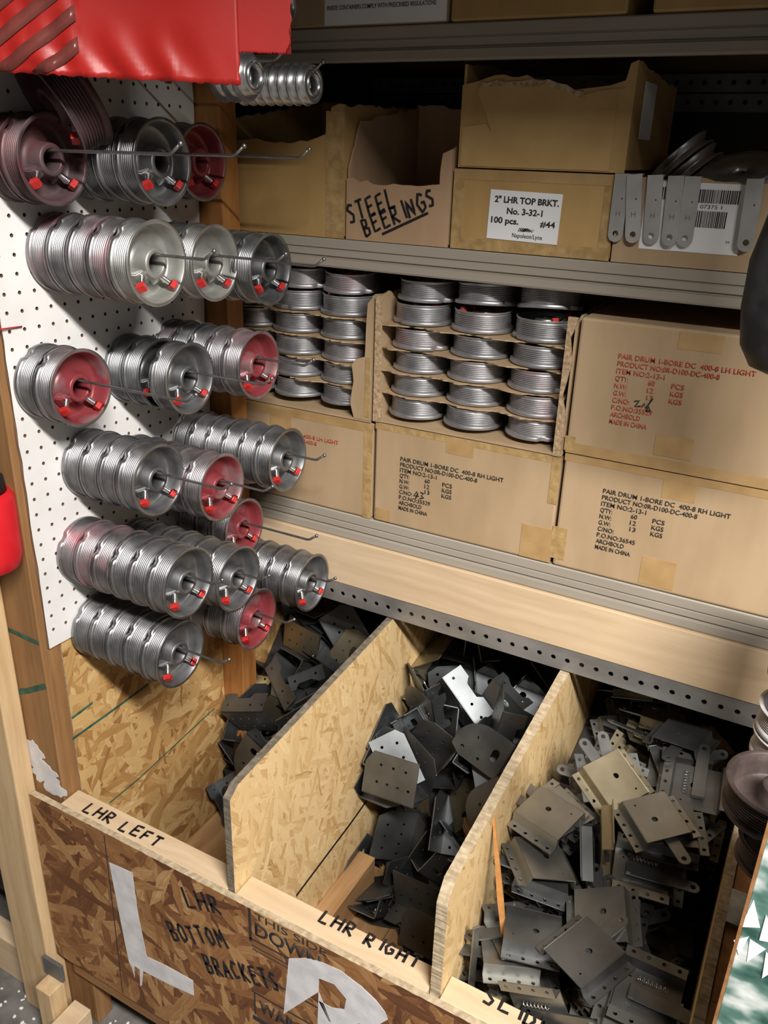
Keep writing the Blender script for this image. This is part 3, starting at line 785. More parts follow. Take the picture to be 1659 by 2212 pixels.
ribbon(bm, [(0, 0.004), (0.007, 0.006), (0.002, -0.004), (0.010, -0.002)], 0.0022, FRONT(0.775 - 0.877, -0.0013, 1.318 - 1.2225))
ribbon(bm, [(0.012, -0.003), (0.015, 0.003), (0.018, -0.004), (0.026, 0.012)], 0.0022, FRONT(0.775 - 0.877, -0.0013, 1.318 - 1.2225))
ribbon(bm, [(0.019, -0.008), (0.025, -0.007), (0.022, -0.001), (0.019, -0.008)], 0.0022, FRONT(0.775 - 0.877, -0.0013, 1.318 - 1.2225))
obj('marker_lettering', bm, MT['ink_black'], c5, 'black marker scribble')
bm = bmesh.new()
ribbon(bm, [(0.006, 0.006), (0, -0.003), (0.010, -0.002)], 0.002, FRONT(0.415 - 0.5035, -0.0013, 1.092 - 1.021))
ribbon(bm, [(0.008, 0.004), (0.004, -0.008)], 0.002, FRONT(0.415 - 0.5035, -0.0013, 1.092 - 1.021))
ribbon(bm, [(0.013, 0.006), (0.019, 0.005), (0.015, 0.0), (0.02, -0.003), (0.012, -0.006)], 0.002, FRONT(0.415 - 0.5035, -0.0013, 1.092 - 1.021))
obj('marker_lettering', bm, MT['ink_black'], c4, 'black marker scribble')

def torn(pts, n_per=0.012, amp=0.003, seed=0):
    """ragged version of a polyline"""
    r = random.Random(seed); out = []
    for a, b in zip(pts, pts[1:]):
        a, b = Vector(a), Vector(b); k = max(1, int((b - a).length / n_per))
        for j in range(k):
            p = a.lerp(b, j / k); out.append((p.x + (r.uniform(-amp, amp) * .5 if j else 0), p.y + (r.uniform(-amp, amp) if j else 0)))
    out.append(pts[-1])
    return out

def wall_x(bm, x, y0, y1, z0, top, th=0.004, seed=0, amp=0.003):
    """carton wall in the plane x, top = [(y, z)...]"""
    m = Matrix(((0, 0, 1, x), (1, 0, 0, 0), (0, 1, 0, 0), (0, 0, 0, 1)))
    add_plate(bm, [(y1, z0), (y0, z0)][::-1] + torn(top[::-1], seed=seed, amp=amp), th, m)
def wall_y(bm, y, x0, x1, z0, top, th=0.004, seed=0, amp=0.003):
    add_plate(bm, [(x0, z0), (x1, z0)] + torn(top[::-1], seed=seed, amp=amp), th, T(0, y, 0) @ RX(PI / 2))
def open_box(label, x0, x1, y0, y1, z0, mat, front=None, left=None, right=None, back=None, tapes=(), seed=0, name='open_carton'):
    cx = (x0 + x1) / 2
    t = thing(name, label, 'box', (cx, y0, z0))
    O = T(-cx, -y0, -z0)
    def add(nm_, bm, m):
        bmesh.ops.transform(bm, matrix=O, verts=bm.verts[:]); return obj(nm_, bm, MT[m], t)
    bm = bmesh.new(); add_box(bm, x0, x1, y0 + 0.001, y1, z0 + 0.0003, z0 + 0.004); add('bottom_panel', bm, mat)
    if front: bm = bmesh.new(); wall_y(bm, y0 + 0.004, x0, x1, z0, front, seed=seed + 1); add('front_panel', bm, mat)
    if back: bm = bmesh.new(); wall_y(bm, y1, x0, x1, z0, back, seed=seed + 2); add('back_panel', bm, mat)
    if left: bm = bmesh.new(); wall_x(bm, x0, y0 + 0.0045, y1 - 0.0045, z0, left, seed=seed + 3); add('side_panel', bm, mat)
    if right: bm = bmesh.new(); wall_x(bm, x1 - 0.004, y0 + 0.0045, y1 - 0.0045, z0, right, seed=seed + 4); add('side_panel', bm, mat)
    for (a, b, c, d, mt) in tapes:
        bm = bmesh.new(); add_box(bm, a, b, y0 - 0.0007, y0, c, d); add('packing_tape', bm, mt)
    t2 = (t, O)
    return t2

b1, O1 = open_box('yellowish open box with torn dark opening at the left of the upper shelf', 0.03, 0.261, YF, 0.74, 1.519, 'card_yellow',
    front=[(0.03, 1.670), (0.10, 1.666), (0.16, 1.664), (0.205, 1.672), (0.224, 1.678), (0.230, 1.70), (0.236, 1.718), (0.261, 1.722)], left=[(0.4545, 1.70), (0.735, 1.74)], right=[(0.4545, 1.72), (0.735, 1.73)], back=[(0.03, 1.74), (0.261, 1.73)],
    tapes=[(0.226, 0.261, 1.521, 1.712, 'clear_tape')], seed=1)
bm = bmesh.new(); add_box(bm, 0.0345, 0.256, YF + 0.0045, 0.735, 1.524, 1.60)
b2, O2 = open_box('open box marked STEEL BEERINGS in black marker on the upper shelf', 0.2655, 0.4525, YF, 0.70, 1.519, 'card_pink',
    front=[(0.2655, 1.613), (0.34, 1.606), (0.42, 1.610), (0.433, 1.611), (0.436, 1.655), (0.4525, 1.662)], left=[(0.4545, 1.63), (0.49, 1.70), (0.695, 1.73)], right=[(0.4545, 1.66), (0.695, 1.71)], back=[(0.2655, 1.735), (0.38, 1.728), (0.4525, 1.70)], seed=7)
bm = bmesh.new()
for s, p0, p1, h in (('STEEL', (757, 484), (862, 445), 0.029), ('BEERINGS', (790, 512), (950, 440), 0.027)):
    handwrite_between(bm, s, p0, p1, h, 0.0040, random.Random(11), YF, (0.359, -0.0004, 1.519))
P = at(1, YF, 826, 506); Q = at(1, YF, 925, 460)
ribbon(bm, [(P.x - 0.359, P.z - 1.519), (Q.x - 0.359, Q.z - 1.519)], 0.0042, FRONT(0, -0.0004, 0))
obj('marker_lettering', bm, MT['ink_black'], b2, 'black handwriting')
b3 = carton('taped yellowish carton with a white top bracket label on the upper shelf', 0.457, 0.708, 1.519, 1.635, 'card_yellow', y1=0.74, tapes=[(0.457, 0.708, 1.519, 1.536, 'clear_tape'), (0.457, 0.708, 1.620, 1.635, 'tape'), (0.457, 0.475, 1.536, 1.62, 'clear_tape'), (0.690, 0.708, 1.536, 1.62, 'clear_tape')])
lab = thing('x', '', '')
bpy.data.objects.remove(lab)
bm = bmesh.new(); add_box(bm, -0.056, 0.056, -0.0012, -0.0006, -0.035, 0.035)
lab = obj('paper_label', bm, MT['paper'], b3, 'white printed label')
lab.location = (0.574 - 0.5825, 0, 1.572 - 1.519); lab.rotation_euler = (0, 0.02, 0)
bm = bmesh.new()
for s, x, z, wd, h, b_ in (('2" LHR TOP BRKT.', -0.048, 0.018, 0.100, 0.0085, 0.035), ('No. 3-32-1', -0.027, 0.0025, 0.056, 0.0085, 0.03), ('100 pcs.', -0.051, -0.0115, 0.044, 0.0085, 0.03), ('#44', 0.027, -0.012, 0.023, 0.0085, 0.02), ('Napoleon/Lynx', -0.015, -0.030, 0.048, 0.0062, 0.005)):
    add_text(bm, s, FRONT(x, -0.0013, z), w=wd, h=h, bold=b_)
obj('label_text', bm, MT['ink_print'], lab, 'black label text')
bm = bmesh.new()
for k in range(5):
    ribbon(bm, [(-0.006 + 0.002 * k, -0.017), (-0.004 + 0.003 * k, -0.012), (0.0 + 0.004 * k, -0.0165), (0.006 + 0.003 * k, -0.013)], 0.0012, FRONT(0, -0.0013, -0.004))
obj('label_logo', bm, MT['ink_print'], lab, 'small grey printed emblem')

b4, O4 = open_box('torn yellowish box with ragged top edge standing on the labelled carton', 0.462, 0.714, YF, 0.72, 1.637, 'card_yellow',
    front=[(0.462, 1.748), (0.484, 1.752), (0.50, 1.757), (0.56, 1.760), (0.60, 1.748), (0.612, 1.736), (0.64, 1.742), (0.68, 1.746), (0.700, 1.752), (0.704, 1.772), (0.714, 1.776)], left=[(0.4545, 1.775), (0.60, 1.78), (0.715, 1.77)], right=[(0.4545, 1.775), (0.50, 1.772), (0.58, 1.768), (0.715, 1.76)], back=[(0.462, 1.775), (0.60, 1.77), (0.714, 1.76)], seed=15,
    tapes=[(0.585, 0.60, 1.639, 1.70, 'clear_tape')])
tp = [at(1, YF, *p) for p in [(1062, 285), (1050, 245), (1033, 205), (1036, 184), (1075, 180), (1130, 182), (1185, 178), (1225, 190), (1262, 205), (1300, 195), (1352, 190)]]
bm = bmesh.new()
add_plate(bm, [(0.104, 0.002), (0.104, 0.10)] + torn([(p.x - 0.588, min(p.z, 1.757) - 1.637) for p in tp][::-1], amp=0.0025, seed=3) + [(-0.085, 0.06), (-0.122, 0.055), (-0.122, 0.002)], 0.0012, FRONT(0, -0.0002, 0))
obj('outer_ply', bm, MT['card_light'], b4, 'torn outer paper ply')
bm = bmesh.new()
up = torn([(p.x - 0.588, min(p.z, 1.757) - 1.637 + 0.004) for p in tp[3:9]], amp=0.003, seed=4)
dn = torn([(p.x - 0.588, min(p.z, 1.757) - 1.637 - 0.004) for p in tp[3:9]], amp=0.003, seed=5)
add_plate(bm, dn + up[::-1], 0.0008, FRONT(0, -0.0015, 0))
obj('torn_corrugation', bm, MT['card_torn'], b4, 'ragged corrugated edge')
bm = bmesh.new(); a = [at(0, 0.7145, *p) for p in [(1363, 285), (1392, 165)]]
add_box(bm, 0.126, 0.1266, 0.055, 0.125, 0.045, 0.118)
obj('paper_label', bm, MT['paper'], b4, 'blank white label')

b5, O5 = open_box('open carton with a barcode label at the right of the upper shelf', 0.711, 0.908, YF, 0.74, 1.519, 'card',
    front=[(0.711, 1.632), (0.908, 1.633)], left=[(0.4545, 1.632), (0.735, 1.632)], right=[(0.4545, 1.633), (0.735, 1.633)], back=[(0.711, 1.66), (0.908, 1.66)], seed=21)
bm = bmesh.new(); add_box(bm, 0.748 - 0.8095, 0.880 - 0.8095, -0.0008, 0, 1.540 - 1.519, 1.629 - 1.519)
lab = obj('paper_label', bm, MT['paper'], b5, 'white barcode label')
bm = bmesh.new(); rr = random.Random(3)
for (xa, xb, za, zb) in ((0.798, 0.868, 1.604, 1.621), (0.798, 0.858, 1.573, 1.594), (0.754, 0.79, 1.606, 1.622)):
    x = xa
    while x < xb:
        wd = rr.choice([0.0006, 0.0011, 0.0017]); add_box(bm, x - 0.8095, x + wd - 0.8095, -0.0012, -0.0008, za - 1.519, zb - 1.519); x += wd + rr.choice([0.0007, 0.0011])
for s, x, z, h, wd in (('07375 1', 0.822, 1.597, 0.005, 0.028), ('318', 0.800, 1.5625, 0.005, 0.013), ('24', 0.862, 1.555, 0.003, 0.005), ('60NF00N4', 0.822, 1.556, 0.003, 0.02)):
    if s == '60NF00N4': continue
    add_text(bm, s, FRONT(x - 0.8095, -0.0009, z - 1.519), w=wd, h=h)
obj('label_text', bm, MT['ink_print'], lab, 'black barcodes and numbers')

# top shelf boxes
d1 = carton('shadowed box with a white regulations label on the top shelf', 0.10, 0.432, 1.829, 2.05, 'card', y1=0.86)
bm = bmesh.new(); add_box(bm, 0.223 - 0.266, 0.430 - 0.266, -0.0008, 0, 0.002, 0.15)
lab = obj('paper_label', bm, MT['paper'], d1, 'white label with dark print')
bm = bmesh.new(); add_text(bm, 'INSIDE CONTAINERS COMPLY WITH PRESCRIBED REGULATIONS', FRONT(0.228 - 0.266, -0.0009, 0.0225), w=0.185, h=0.0058, bold=0.01)
add_plate(bm, [(0, 0), (0.012, 0.018), (-0.012, 0.018)], 0.0003, FRONT(0.385 - 0.266, -0.0009, 0.033))
add_plate(bm, [(0, 0), (0.10, 0.0), (0.07, 0.03), (0.03, 0.03)], 0.0003, FRONT(0.20 - 0.266 + 0.03, -0.0009, 0.036))
obj('label_text', bm, flat('purple_printed_ink', (0.05, 0.035, 0.07), 0.7), lab, 'dark violet label print')
carton('plain shadowed box in the middle of the top shelf', 0.436, 0.690, 1.829, 2.05, 'card_yellow', y1=0.86)
carton('plain shadowed box at the right of the top shelf', 0.722, 1.10, 1.829, 2.05, 'card_yellow', y1=0.86)

# loose steel straps hooked over the barcode carton
def strap_mesh():
    bm = bmesh.new()
    w2 = 0.0105; L_ = 0.088
    out = [(-w2, 0), (w2, 0), (w2, -L_ + w2)] + [(w2 * math.cos(a), -L_ + w2 + w2 * math.sin(a)) for a in [-PI * k / 8 for k in range(1, 8)]] + [(-w2, -L_ + w2)]
    add_plate(bm, out, 0.0025, RX(PI / 2), [circ(0, -L_ + w2 + 0.001, 0.0042, 12), circ(0.003, -0.030, 0.0012, 6)])
    add_box(bm, -w2, w2, -0.0025, 0.010, 0.0, 0.0022)
    return mesh('strap_plate', bm, MT['zinc_strap'])
sm = strap_mesh()
bm = bmesh.new(); add_text(bm, 'H', FRONT(0, -0.0026, 0), w=0.006, h=0.0065)
bmesh.ops.transform(bm, matrix=T(-0.003, 0, -0.053), verts=bm.verts[:])
hm = mesh('stamp', bm, MT['angle_dark'])
tops = [(1345, 1327), (1372, 1367), (1416, 1405), (1462, 1446), (1498, 1478), (1634, 1612)]
for k, (a, b_) in enumerate(tops):
    P, Q = at(1, YF - 0.004, a, 385), at(1, YF - 0.004, b_, 527)
    lb = ('zinc strap hooked over the barcode carton, ' + ['leftmost', 'second from left', 'third from left', 'fourth from left', 'fifth from left', 'set apart at far right'][k])
    t = thing('steel_strap', lb, 'metal strap', (P.x, YF - 0.0035 - 0.003 * (k % 2), 1.6345), (0, math.atan2(P.x - Q.x, 0.085) * -1 * -1, 0), 'steel straps on the barcode carton')
    s = bpy.data.objects.new('strap_plate', sm); COL.objects.link(s); s.parent = t
    if k < 5:
        s = bpy.data.objects.new('stamped_letter', hm); COL.objects.link(s); s.parent = t

# sheet-metal pulleys in the barcode carton
bm = bmesh.new()
add_lathe(bm, [(-0.006, 0.010), (-0.006, 0.030), (-0.008, 0.044), (-0.010, 0.052), (-0.0085, 0.053), (-0.002, 0.044), (0.002, 0.044), (0.0085, 0.053), (0.010, 0.052), (0.008, 0.044), (0.006, 0.030), (0.006, 0.010)], 48)
pul = mesh('pulley_wheel', bm, MT['bearing'])
for k in range(4):
    if k == 0: loc, ax = Vector((0.853, 0.545, 1.640)), Vector((-0.12, -0.42, 0.9))
    else: loc, ax = Vector((0.752, 0.632, 1.655)) + Vector((0.7, 0, -0.7)) * (0.0235 * (k - 1)), Vector((0.7, 0.0, -0.7))
    rot = ax.to_track_quat('X', 'Z').to_euler()
    p = bpy.data.objects.new('cable_pulley', pul); COL.objects.link(p); p.location = loc; p.rotation_euler = rot
    prop(p, ['sheet metal pulley lying nearly flat in the barcode carton', 'pulley leaning in the barcode carton, leftmost', 'pulley leaning in the barcode carton, middle of the leaning three', 'pulley leaning in the barcode carton, rightmost of the leaning three'][k], 'pulley', 'pulleys in the barcode carton')

# ------------------------------------------------------------------ cable drums
DL = 0.0375          # length of a drum along its axis
R0 = 0.057
def drum_profile():
    p = [(0.0, 0.0135, 1), (0.0, 0.022, 1), (0.003, 0.024, 1), (0.003, 0.046, 1), (0.0, 0.048, 0), (0.0, 0.0545, 0), (0.001, 0.0555, 0), (0.0062, 0.0555, 0), (0.0070, 0.0548, 0), (0.0085, 0.0520, 0)]
    fl = list(range(4, 9))
    x = 0.0092
    for k in range(7):
        p += [(x, 0.0496, 0), (x + 0.0007, 0.0517, 0), (x + 0.0014, 0.0527, 0), (x + 0.0020, 0.0526, 0), (x + 0.0028, 0.0511, 0)]
        x += 0.0033
    p += [(0.0328, 0.0508, 0), (0.0345, 0.0530, 0), (0.0355, 0.0565, 0), (0.0362, R0, 0), (0.0372, R0, 0), (DL, 0.0565, 1 if False else 0), (DL, 0.0522, 1), (0.0365, 0.0512, 1), (0.026, 0.0490, 1), (0.0135, 0.0470, 1), (0.0115, 0.0455, 1), (0.0100, 0.040, 1), (0.0095, 0.029, 1), (0.0115, 0.025, 1), (0.016, 0.0222, 1), (0.0335, 0.0205, 1), (0.035, 0.0195, 1), (0.035, 0.0145, 1), (0.034, 0.0135, 1)]
    return p, fl
PROF, FL = drum_profile()
BOLT = [(-140, 0.0), (-48, 0.0)]
def packed_profile():
    out = []
    for x, r, mi in PROF:
        if x < 0.0072 and r > .05: r += .0022
        elif x > .034 and r > .0530: r = .0530 + (r - .0530) * .15
        out.append((x, r, mi))
    return out
PROF2 = packed_profile()
def drum_mesh(kind, name):
    bm = bmesh.new()
    add_lathe(bm, PROF2 if kind.startswith('packed') else PROF, 56, notch=({20, 21}, FL, 0.0512))
    # cast bosses and ribs that hold the set screws
    for a, _ in BOLT:
        m = RX(math.radians(a))        # local +Y turned to the bolt direction
        b2 = bmesh.new()
        vs = [b2.verts.new(v) for v in [(0.011, 0.014, -0.0095), (0.011, 0.014, 0.0095), (0.011, 0.034, 0.0125), (0.011, 0.034, -0.0125), (0.0315, 0.0165, -0.007), (0.0315, 0.0165, 0.007), (0.021, 0.030, 0.0075), (0.021, 0.030, -0.0075)]]
        for f in ((0, 1, 2, 3), (4, 7, 6, 5), (0, 4, 5, 1), (1, 5, 6, 2), (2, 6, 7, 3), (3, 7, 4, 0)): b2.faces.new([vs[i] for i in f])
        bmesh.ops.bevel(b2, geom=b2.edges[:], offset=0.0012, segments=2, affect='EDGES')
        bmesh.ops.transform(b2, matrix=m, verts=b2.verts[:])
        merge(bm, b2, 1)
    return mesh(name, bm, DM[kind])
bm = bmesh.new()
add_lathe(bm, [(0.0, 0.0005), (0.0, 0.0040), (0.020, 0.0040), (0.020, 0.0005)], 12, closed=False)
for k in range(9):
    add_lathe(bm, [(0.0008 + 0.0019 * k, 0.0040), (0.0017 + 0.0019 * k, 0.0046), (0.0026 + 0.0019 * k, 0.0040)], 12, closed=False)
SCREW = mesh('set_screw', bm, MT['bolt'])
bm = bmesh.new()
add_box(bm, 0.0196, 0.0275, -0.0057, 0.0057, -0.0057, 0.0057, bevel=0.0008)
HEAD = mesh('screw_head', bm, MT['red_head'])

def build_drum(kind):
    """prototype: X is the axle, the open cup faces +X"""
    t = bpy.data.objects.new('cable_drum', None); COL.objects.link(t); t.empty_display_size = 0.02
    obj('spool', drum_mesh(kind, 'spool_' + kind), None, t)
    for a, _ in BOLT:
        s = obj('set_screw', SCREW, None, t)
        s.matrix_local = RX(math.radians(a)) @ T(0.0225, 0.0225, 0) @ RZ(math.radians(57))
        h = obj('screw_head', HEAD, None, s, 'red painted square head')
    return t
DRUM = {}
def new_drum(kind, label, group, m, scale=1.0, cat='cable drum'):
    if kind not in DRUM:
        DRUM[kind] = t = build_drum(kind)
    else:
        t = copy_tree(DRUM[kind])
    t.matrix_world = m @ Matrix.Scale(scale, 4)
    prop(t, label, cat, group)
    return t

def hook_mesh(L_=0.30, r=0.0021):
    bm = bmesh.new()
    add_tube(bm, [(-0.012, 0, 0.012), (-0.010, 0, 0.004), (-0.003, 0, 0.0), (0.02, 0, 0), (L_ * 0.5, 0, 0.0005), (L_ - 0.022, 0, 0.001), (L_ - 0.017, 0, 0.003), (L_ - 0.004, 0, 0.0125)], r, 8)
    add_ball(bm, (L_ - 0.003, 0, 0.013), r * 1.55)
    add_box(bm, 0.0052, 0.0072, -0.007, 0.007, -0.012, 0.012)
    return bm
HOOK = mesh('peg_hook', hook_mesh(), MT['wire'])
def new_hook(y, z, label, group='wire hooks on the pegboard'):
    o = bpy.data.objects.new('peg_hook', HOOK); COL.objects.link(o); o.location = (0.0, y, z)
    return prop(o, label, 'hook', group)

COLOUR = {'grey': 'bare grey', 'dark': 'dark grey', 'pale': 'pale silvery', 'red': 'red-cupped', 'spray': 'pink-sprayed grey', 'mauve': 'dull mauve'}
ORD = ['outermost', 'second from the front', 'third from the front', 'fourth from the front', 'fifth from the front', 'sixth from the front']
# hook description, axle y, axle z, front faces x (from the pegboard outward), kinds
def fronts(xf, n, pitch=0.0378): return [xf - pitch * (n - 1 - k) for k in range(n)]
STACKS = [
 ('left hook of the top row', .020, 1.632, fronts(.082, 2, .0385), ['mauve', 'mauve']),
 ('middle hook of the top row', .141, 1.632, fronts(.158, 4), ['dark', 'dark', 'grey', 'grey']),
 ('right hook of the top row', .293, 1.631, fronts(.100, 2), ['spray', 'red']),
 ('left hook of the second row', .071, 1.507, fronts(.200, 5, .0385), ['spray', 'grey', 'spray', 'spray', 'pale']),
 ('middle hook of the second row', .230, 1.491, fronts(.168, 4), ['grey', 'grey', 'grey', 'pale']),
 ('right hook of the second row', .332, 1.475, fronts(.197, 5), ['grey', 'grey', 'grey', 'grey', 'dark']),
 ('left hook of the third row', .020, 1.329, fronts(.085, 2, .0385), ['grey', 'red']),
 ('middle hook of the third row', .189, 1.316, [.045, .083, .140], ['dark', 'dark', 'grey']),
 ('right hook of the third row', .302, 1.323, fronts(.190, 5), ['spray', 'grey', 'grey', 'spray', 'red']),
 ('left hook of the fourth row', .084, 1.182, fronts(.158, 4), ['grey'] * 4),
 ('middle hook of the fourth row', .184, 1.145, fronts(.197, 5), ['grey', 'spray', 'spray', 'spray', 'red']),
 ('right hook of the fourth row', .335, 1.152, fronts(.222, 6, .0368), ['grey'] * 6),
 ('right hook of the fifth row', .310, 1.010, fronts(.140, 3), ['dark', 'dark', 'red']),
 ('left hook of the fifth row', .053, 1.039, fronts(.232, 6), ['spray', 'spray', 'spray', 'grey', 'grey', 'grey']),
 ('middle hook of the fifth row', .168, .995, fronts(.236, 6), ['dark', 'dark', 'grey', 'grey', 'grey', 'grey']),
 ('right hook of the lowest row', .373, .898, fronts(.247, 5), ['spray', 'grey', 'grey', 'grey', 'grey']),
 ('left hook of the lowest row', .059, .896, fronts(.198, 5), ['grey'] * 5),
 ('middle hook of the lowest row', .237, .878, fronts(.218, 5), ['dark', 'dark', 'spray', 'grey', 'red']),
]
rr = random.Random(21)
for where, y, z, xs, kinds in STACKS:
    new_hook(y, z + 0.0108, 'long grey wire hook, ' + where.replace('hook of', 'one of'))
    n = len(xs)
    for k, (x, kd) in enumerate(zip(xs, kinds)):
        pos = ORD[n - 1 - k]
        last = (k == n - 1)
        m = T(x - DL, y, z) @ RX(math.radians(rr.uniform(-9, 9) if not last else rr.uniform(-4, 4)))
        new_drum(kd, '%s drum, %s on the %s' % (COLOUR[kd], pos, where), 'cable drums on the ' + where, m)
# the loose drum lying aslant over the top row
ax = Vector((-0.37, -0.75, -0.49)).normalized()
m = ax.to_track_quat('X', 'Z').to_matrix().to_4x4()
m.translation = at(0, 0.075, 105, 236) - ax * 0.046
new_drum('mauve', 'dull mauve cable drum lying aslant over the top row under the red sheet', 'cable drums on the left hook of the top row', m, 1.25)

# bearings on the two upper hooks
def bearing_mesh(kind):
    bm = bmesh.new()
    if kind == 'flanged':
        add_lathe(bm, [(0, .0135), (0, .028), (.0012, .0285), (.0022, .028), (.0022, .0255), (.0125, .0255), (.0135, .0245), (.0135, .0185), (.0105, .0180), (.0105, .0160), (.0145, .0158), (.0145, .0135)], 40)
    else:
        add_lathe(bm, [(0, .014), (0, .026), (.002, .026), (.002, .024), (.013, .0235), (.015, .021), (.015, .018), (.011, .0175), (.011, .0165), (.016, .016), (.016, .014)], 40)
        out = [(.034 * math.cos(a) * (1 if abs(math.sin(a)) < .8 else .95), .034 * math.sin(a)) for a in [2 * PI * k / 20 for k in range(20)]]
        add_plate(bm, out, 0.002, Matrix(((0, 0, 1, -0.002), (1, 0, 0, 0), (0, 1, 0, 0), (0, 0, 0, 1))), [circ(0, 0, .0245, 20), circ(.029, 0, .0022, 8), circ(-.029, 0, .0022, 8)])
    return mesh('shaft_bearing', bm, MT['bearing'])
BM_ = {k: bearing_mesh(k) for k in ('flanged', 'plate')}
bm = bmesh.new()
add_lathe(bm, [(.0005, .0130), (.0005, .0178), (.0100, .0176), (.0100, .0130)], 32)
RACE = mesh('inner_race', bm, MT['wire'])
def new_bearing(kind, label, group, loc, rot=(0, 0, 0)):
    o = bpy.data.objects.new('shaft_bearing', BM_[kind]); COL.objects.link(o); o.location = loc; o.rotation_euler = rot
    return prop(o, label, 'bearing', group)
new_hook(.330, 1.7565, 'wire hook carrying a row of flanged bearings beside the red sheet')
for k in range(8):
    new_bearing('flanged', 'shiny zinc flanged bearing, %s on the hook beside the red sheet' % ['outermost', 'second', 'third', 'fourth', 'fifth', 'sixth', 'seventh', 'innermost'][k], 'flanged bearings on the hook', (.268 - .0162 * k, .330, 1.741))
new_hook(.236, 1.762, 'wire hook with plate bearings half hidden by the red sheet')
for k in range(3):
    new_bearing('plate', 'zinc plate bearing half hidden by the red sheet, %s on its hook' % ['outermost', 'second', 'third'][k], 'plate bearings on the hook', (.232 - .019 * k, .236, 1.745))
new_hook(.290, 1.852, 'wire hook at the very top beside the red sheet')
for k in range(2):
    new_bearing('plate', 'zinc plate bearing at the very top beside the red sheet, %s' % ['outer', 'inner'][k], 'plate bearings at the top', (.250 - .019 * k, .290, 1.835))

# drums packed in the two open cartons
LAY = [1.2235, 1.2640, 1.3045, 1.3450, 1.3855]
CS = 0.90
def pack(where, xs, y0, kinds, seed):
    r = random.Random(seed)
    cn = ['left', 'middle', 'right']
    for li, z in enumerate(LAY):
        for ci, x in enumerate(xs):
            m = T(x + r.uniform(-.002, .002), y0 + r.uniform(-.003, .003), z + 0.0015) @ RZ(r.uniform(0, 6.28)) @ RY(-PI / 2)
            new_drum(r.choice(kinds), 'drum in the %s layer, %s column of the %s open carton' % (['bottom', 'second', 'third', 'fourth', 'fifth'][li], cn[ci], where), 'drums in the %s open carton' % where, m, CS)
pack('middle', [.3865, .4955, .6060], .512, ['packed', 'packed', 'packed_pink'], 4)
pack('left', [.032, .134, .237], .512, ['packed', 'packed_pink', 'packed'], 9)
for x, tilt, kd, lb, zz, yy in ((.392, .0, 'packed', 'left of the loose drums on top in the middle open carton', 1.4262, .515), (.497, .10, 'packed', 'middle of the loose drums on top in the middle open carton', 1.4275, .520), (.606, .16, 'packed', 'right of the loose drums on top in the middle open carton, tilted', 1.4305, .522),
                     (.140, .0, 'packed_pink', 'left of the loose drums on top in the left open carton', 1.4262, .515), (.240, -.08, 'packed_pink', 'right of the loose drums on top in the left open carton', 1.4285, .515)):
    m = T(x, yy, zz) @ RZ(1.9) @ RY(tilt) @ RY(-PI / 2)
    new_drum(kd, 'drum, ' + lb, 'loose drums on top of the open cartons', m, CS)
# corrugated sheets between the layers
def sheet(x0, x1, z, label, seed):
    r = random.Random(seed)
    pts = [(x1, .80), (x0, .80)]
    n = 44
    for k in range(n + 1):
        x = x0 + (x1 - x0) * k / n
        pts.append((x, .462 + r.uniform(-.003, .003) + .006 * math.sin(x * 60 + seed)))
    bm = bmesh.new(); add_plate(bm, pts, 0.0022, T(0, 0, z))
    prop(obj('corrugated_sheet', bm, MT['card']), label, 'cardboard sheet', 'cardboard sheets between drum layers')
for li, z in enumerate(LAY[1:]):
    nmz = ['lowest', 'second lowest', 'third lowest', 'highest'][li]
    sheet(.334, .664, z - 0.0024, nmz + ' ragged cardboard sheet between drums in the middle open carton', li)
    sheet(-.012, .306, z - 0.0024, nmz + ' ragged cardboard sheet between drums in the left open carton', li + 7)
c2, O2_ = open_box('open carton packed with grey drums in the middle of the lower shelf', .3265, .6745, YF, .82, 1.2125, 'card',
    left=[(.4545, 1.432), (.60, 1.436), (.815, 1.436)], right=[(.4545, 1.425), (.48, 1.434), (.815, 1.436)], back=[(.3265, 1.436), (.6745, 1.436)], seed=31)
bm = bmesh.new(); add_plate(bm, torn([(.010, .0), (.014, .06), (.004, .10), (.013, .15), (.006, .19), (.015, .222)], amp=.002, seed=5) + [(-.001, .222), (-.001, 0)], .003, FRONT(.174 - .0145, 0.003, 0))
obj('torn_front_edge', bm, MT['card_torn'], c2, 'ragged torn edge')
bm = bmesh.new(); add_plate(bm, torn([(.012, .0), (.017, .015), (.013, .05), (.010, .215)], amp=.0015, seed=6) + [(-.001, .217), (-.001, 0)], .003, FRONT(-.174, 0.003, 0))
obj('torn_front_edge', bm, MT['card_torn'], c2, 'ragged torn edge')
c1, O1_ = open_box('open carton packed with drums at the left end of the lower shelf', -.05, .3205, YF, .82, 1.2075, 'card',
    right=[(.4545, 1.43), (.815, 1.436)], back=[(-.05, 1.436), (.3205, 1.436)], left=[(.4545, 1.43), (.815, 1.43)], seed=41)
bm = bmesh.new(); add_plate(bm, torn([(.136, .004), (.128, .03), (.134, .07), (.130, .10), (.138, .112), (.156, .118), (.160, .21)], amp=.0015, seed=8) + [(.170, .222), (.170, .004)], .003, FRONT(.015, 0.003, 0))
obj('torn_flap', bm, MT['card'], c1, 'torn front flap')
bm = bmesh.new(); add_box(bm, .173, .183, -.0008, 0, .01, .118)
obj('packing_tape', bm, MT['clear_tape'], c1)

# bearings lying inside the STEEL BEERINGS box and dark parts in the torn box beside it
for k in range(6):
    new_bearing('flanged', 'steel bearing lying in the shadow inside the STEEL BEERINGS box, %s' % ['front left', 'front right', 'rear left', 'rear right', 'front middle', 'rear middle'][k], 'bearings in the box', (.300 + .062 * (k % 2) + .03 * (k > 3), .50 + .07 * ((k // 2) % 2), 1.5235 + (.0148 if k > 3 else 0)), (0, -PI / 2, k))

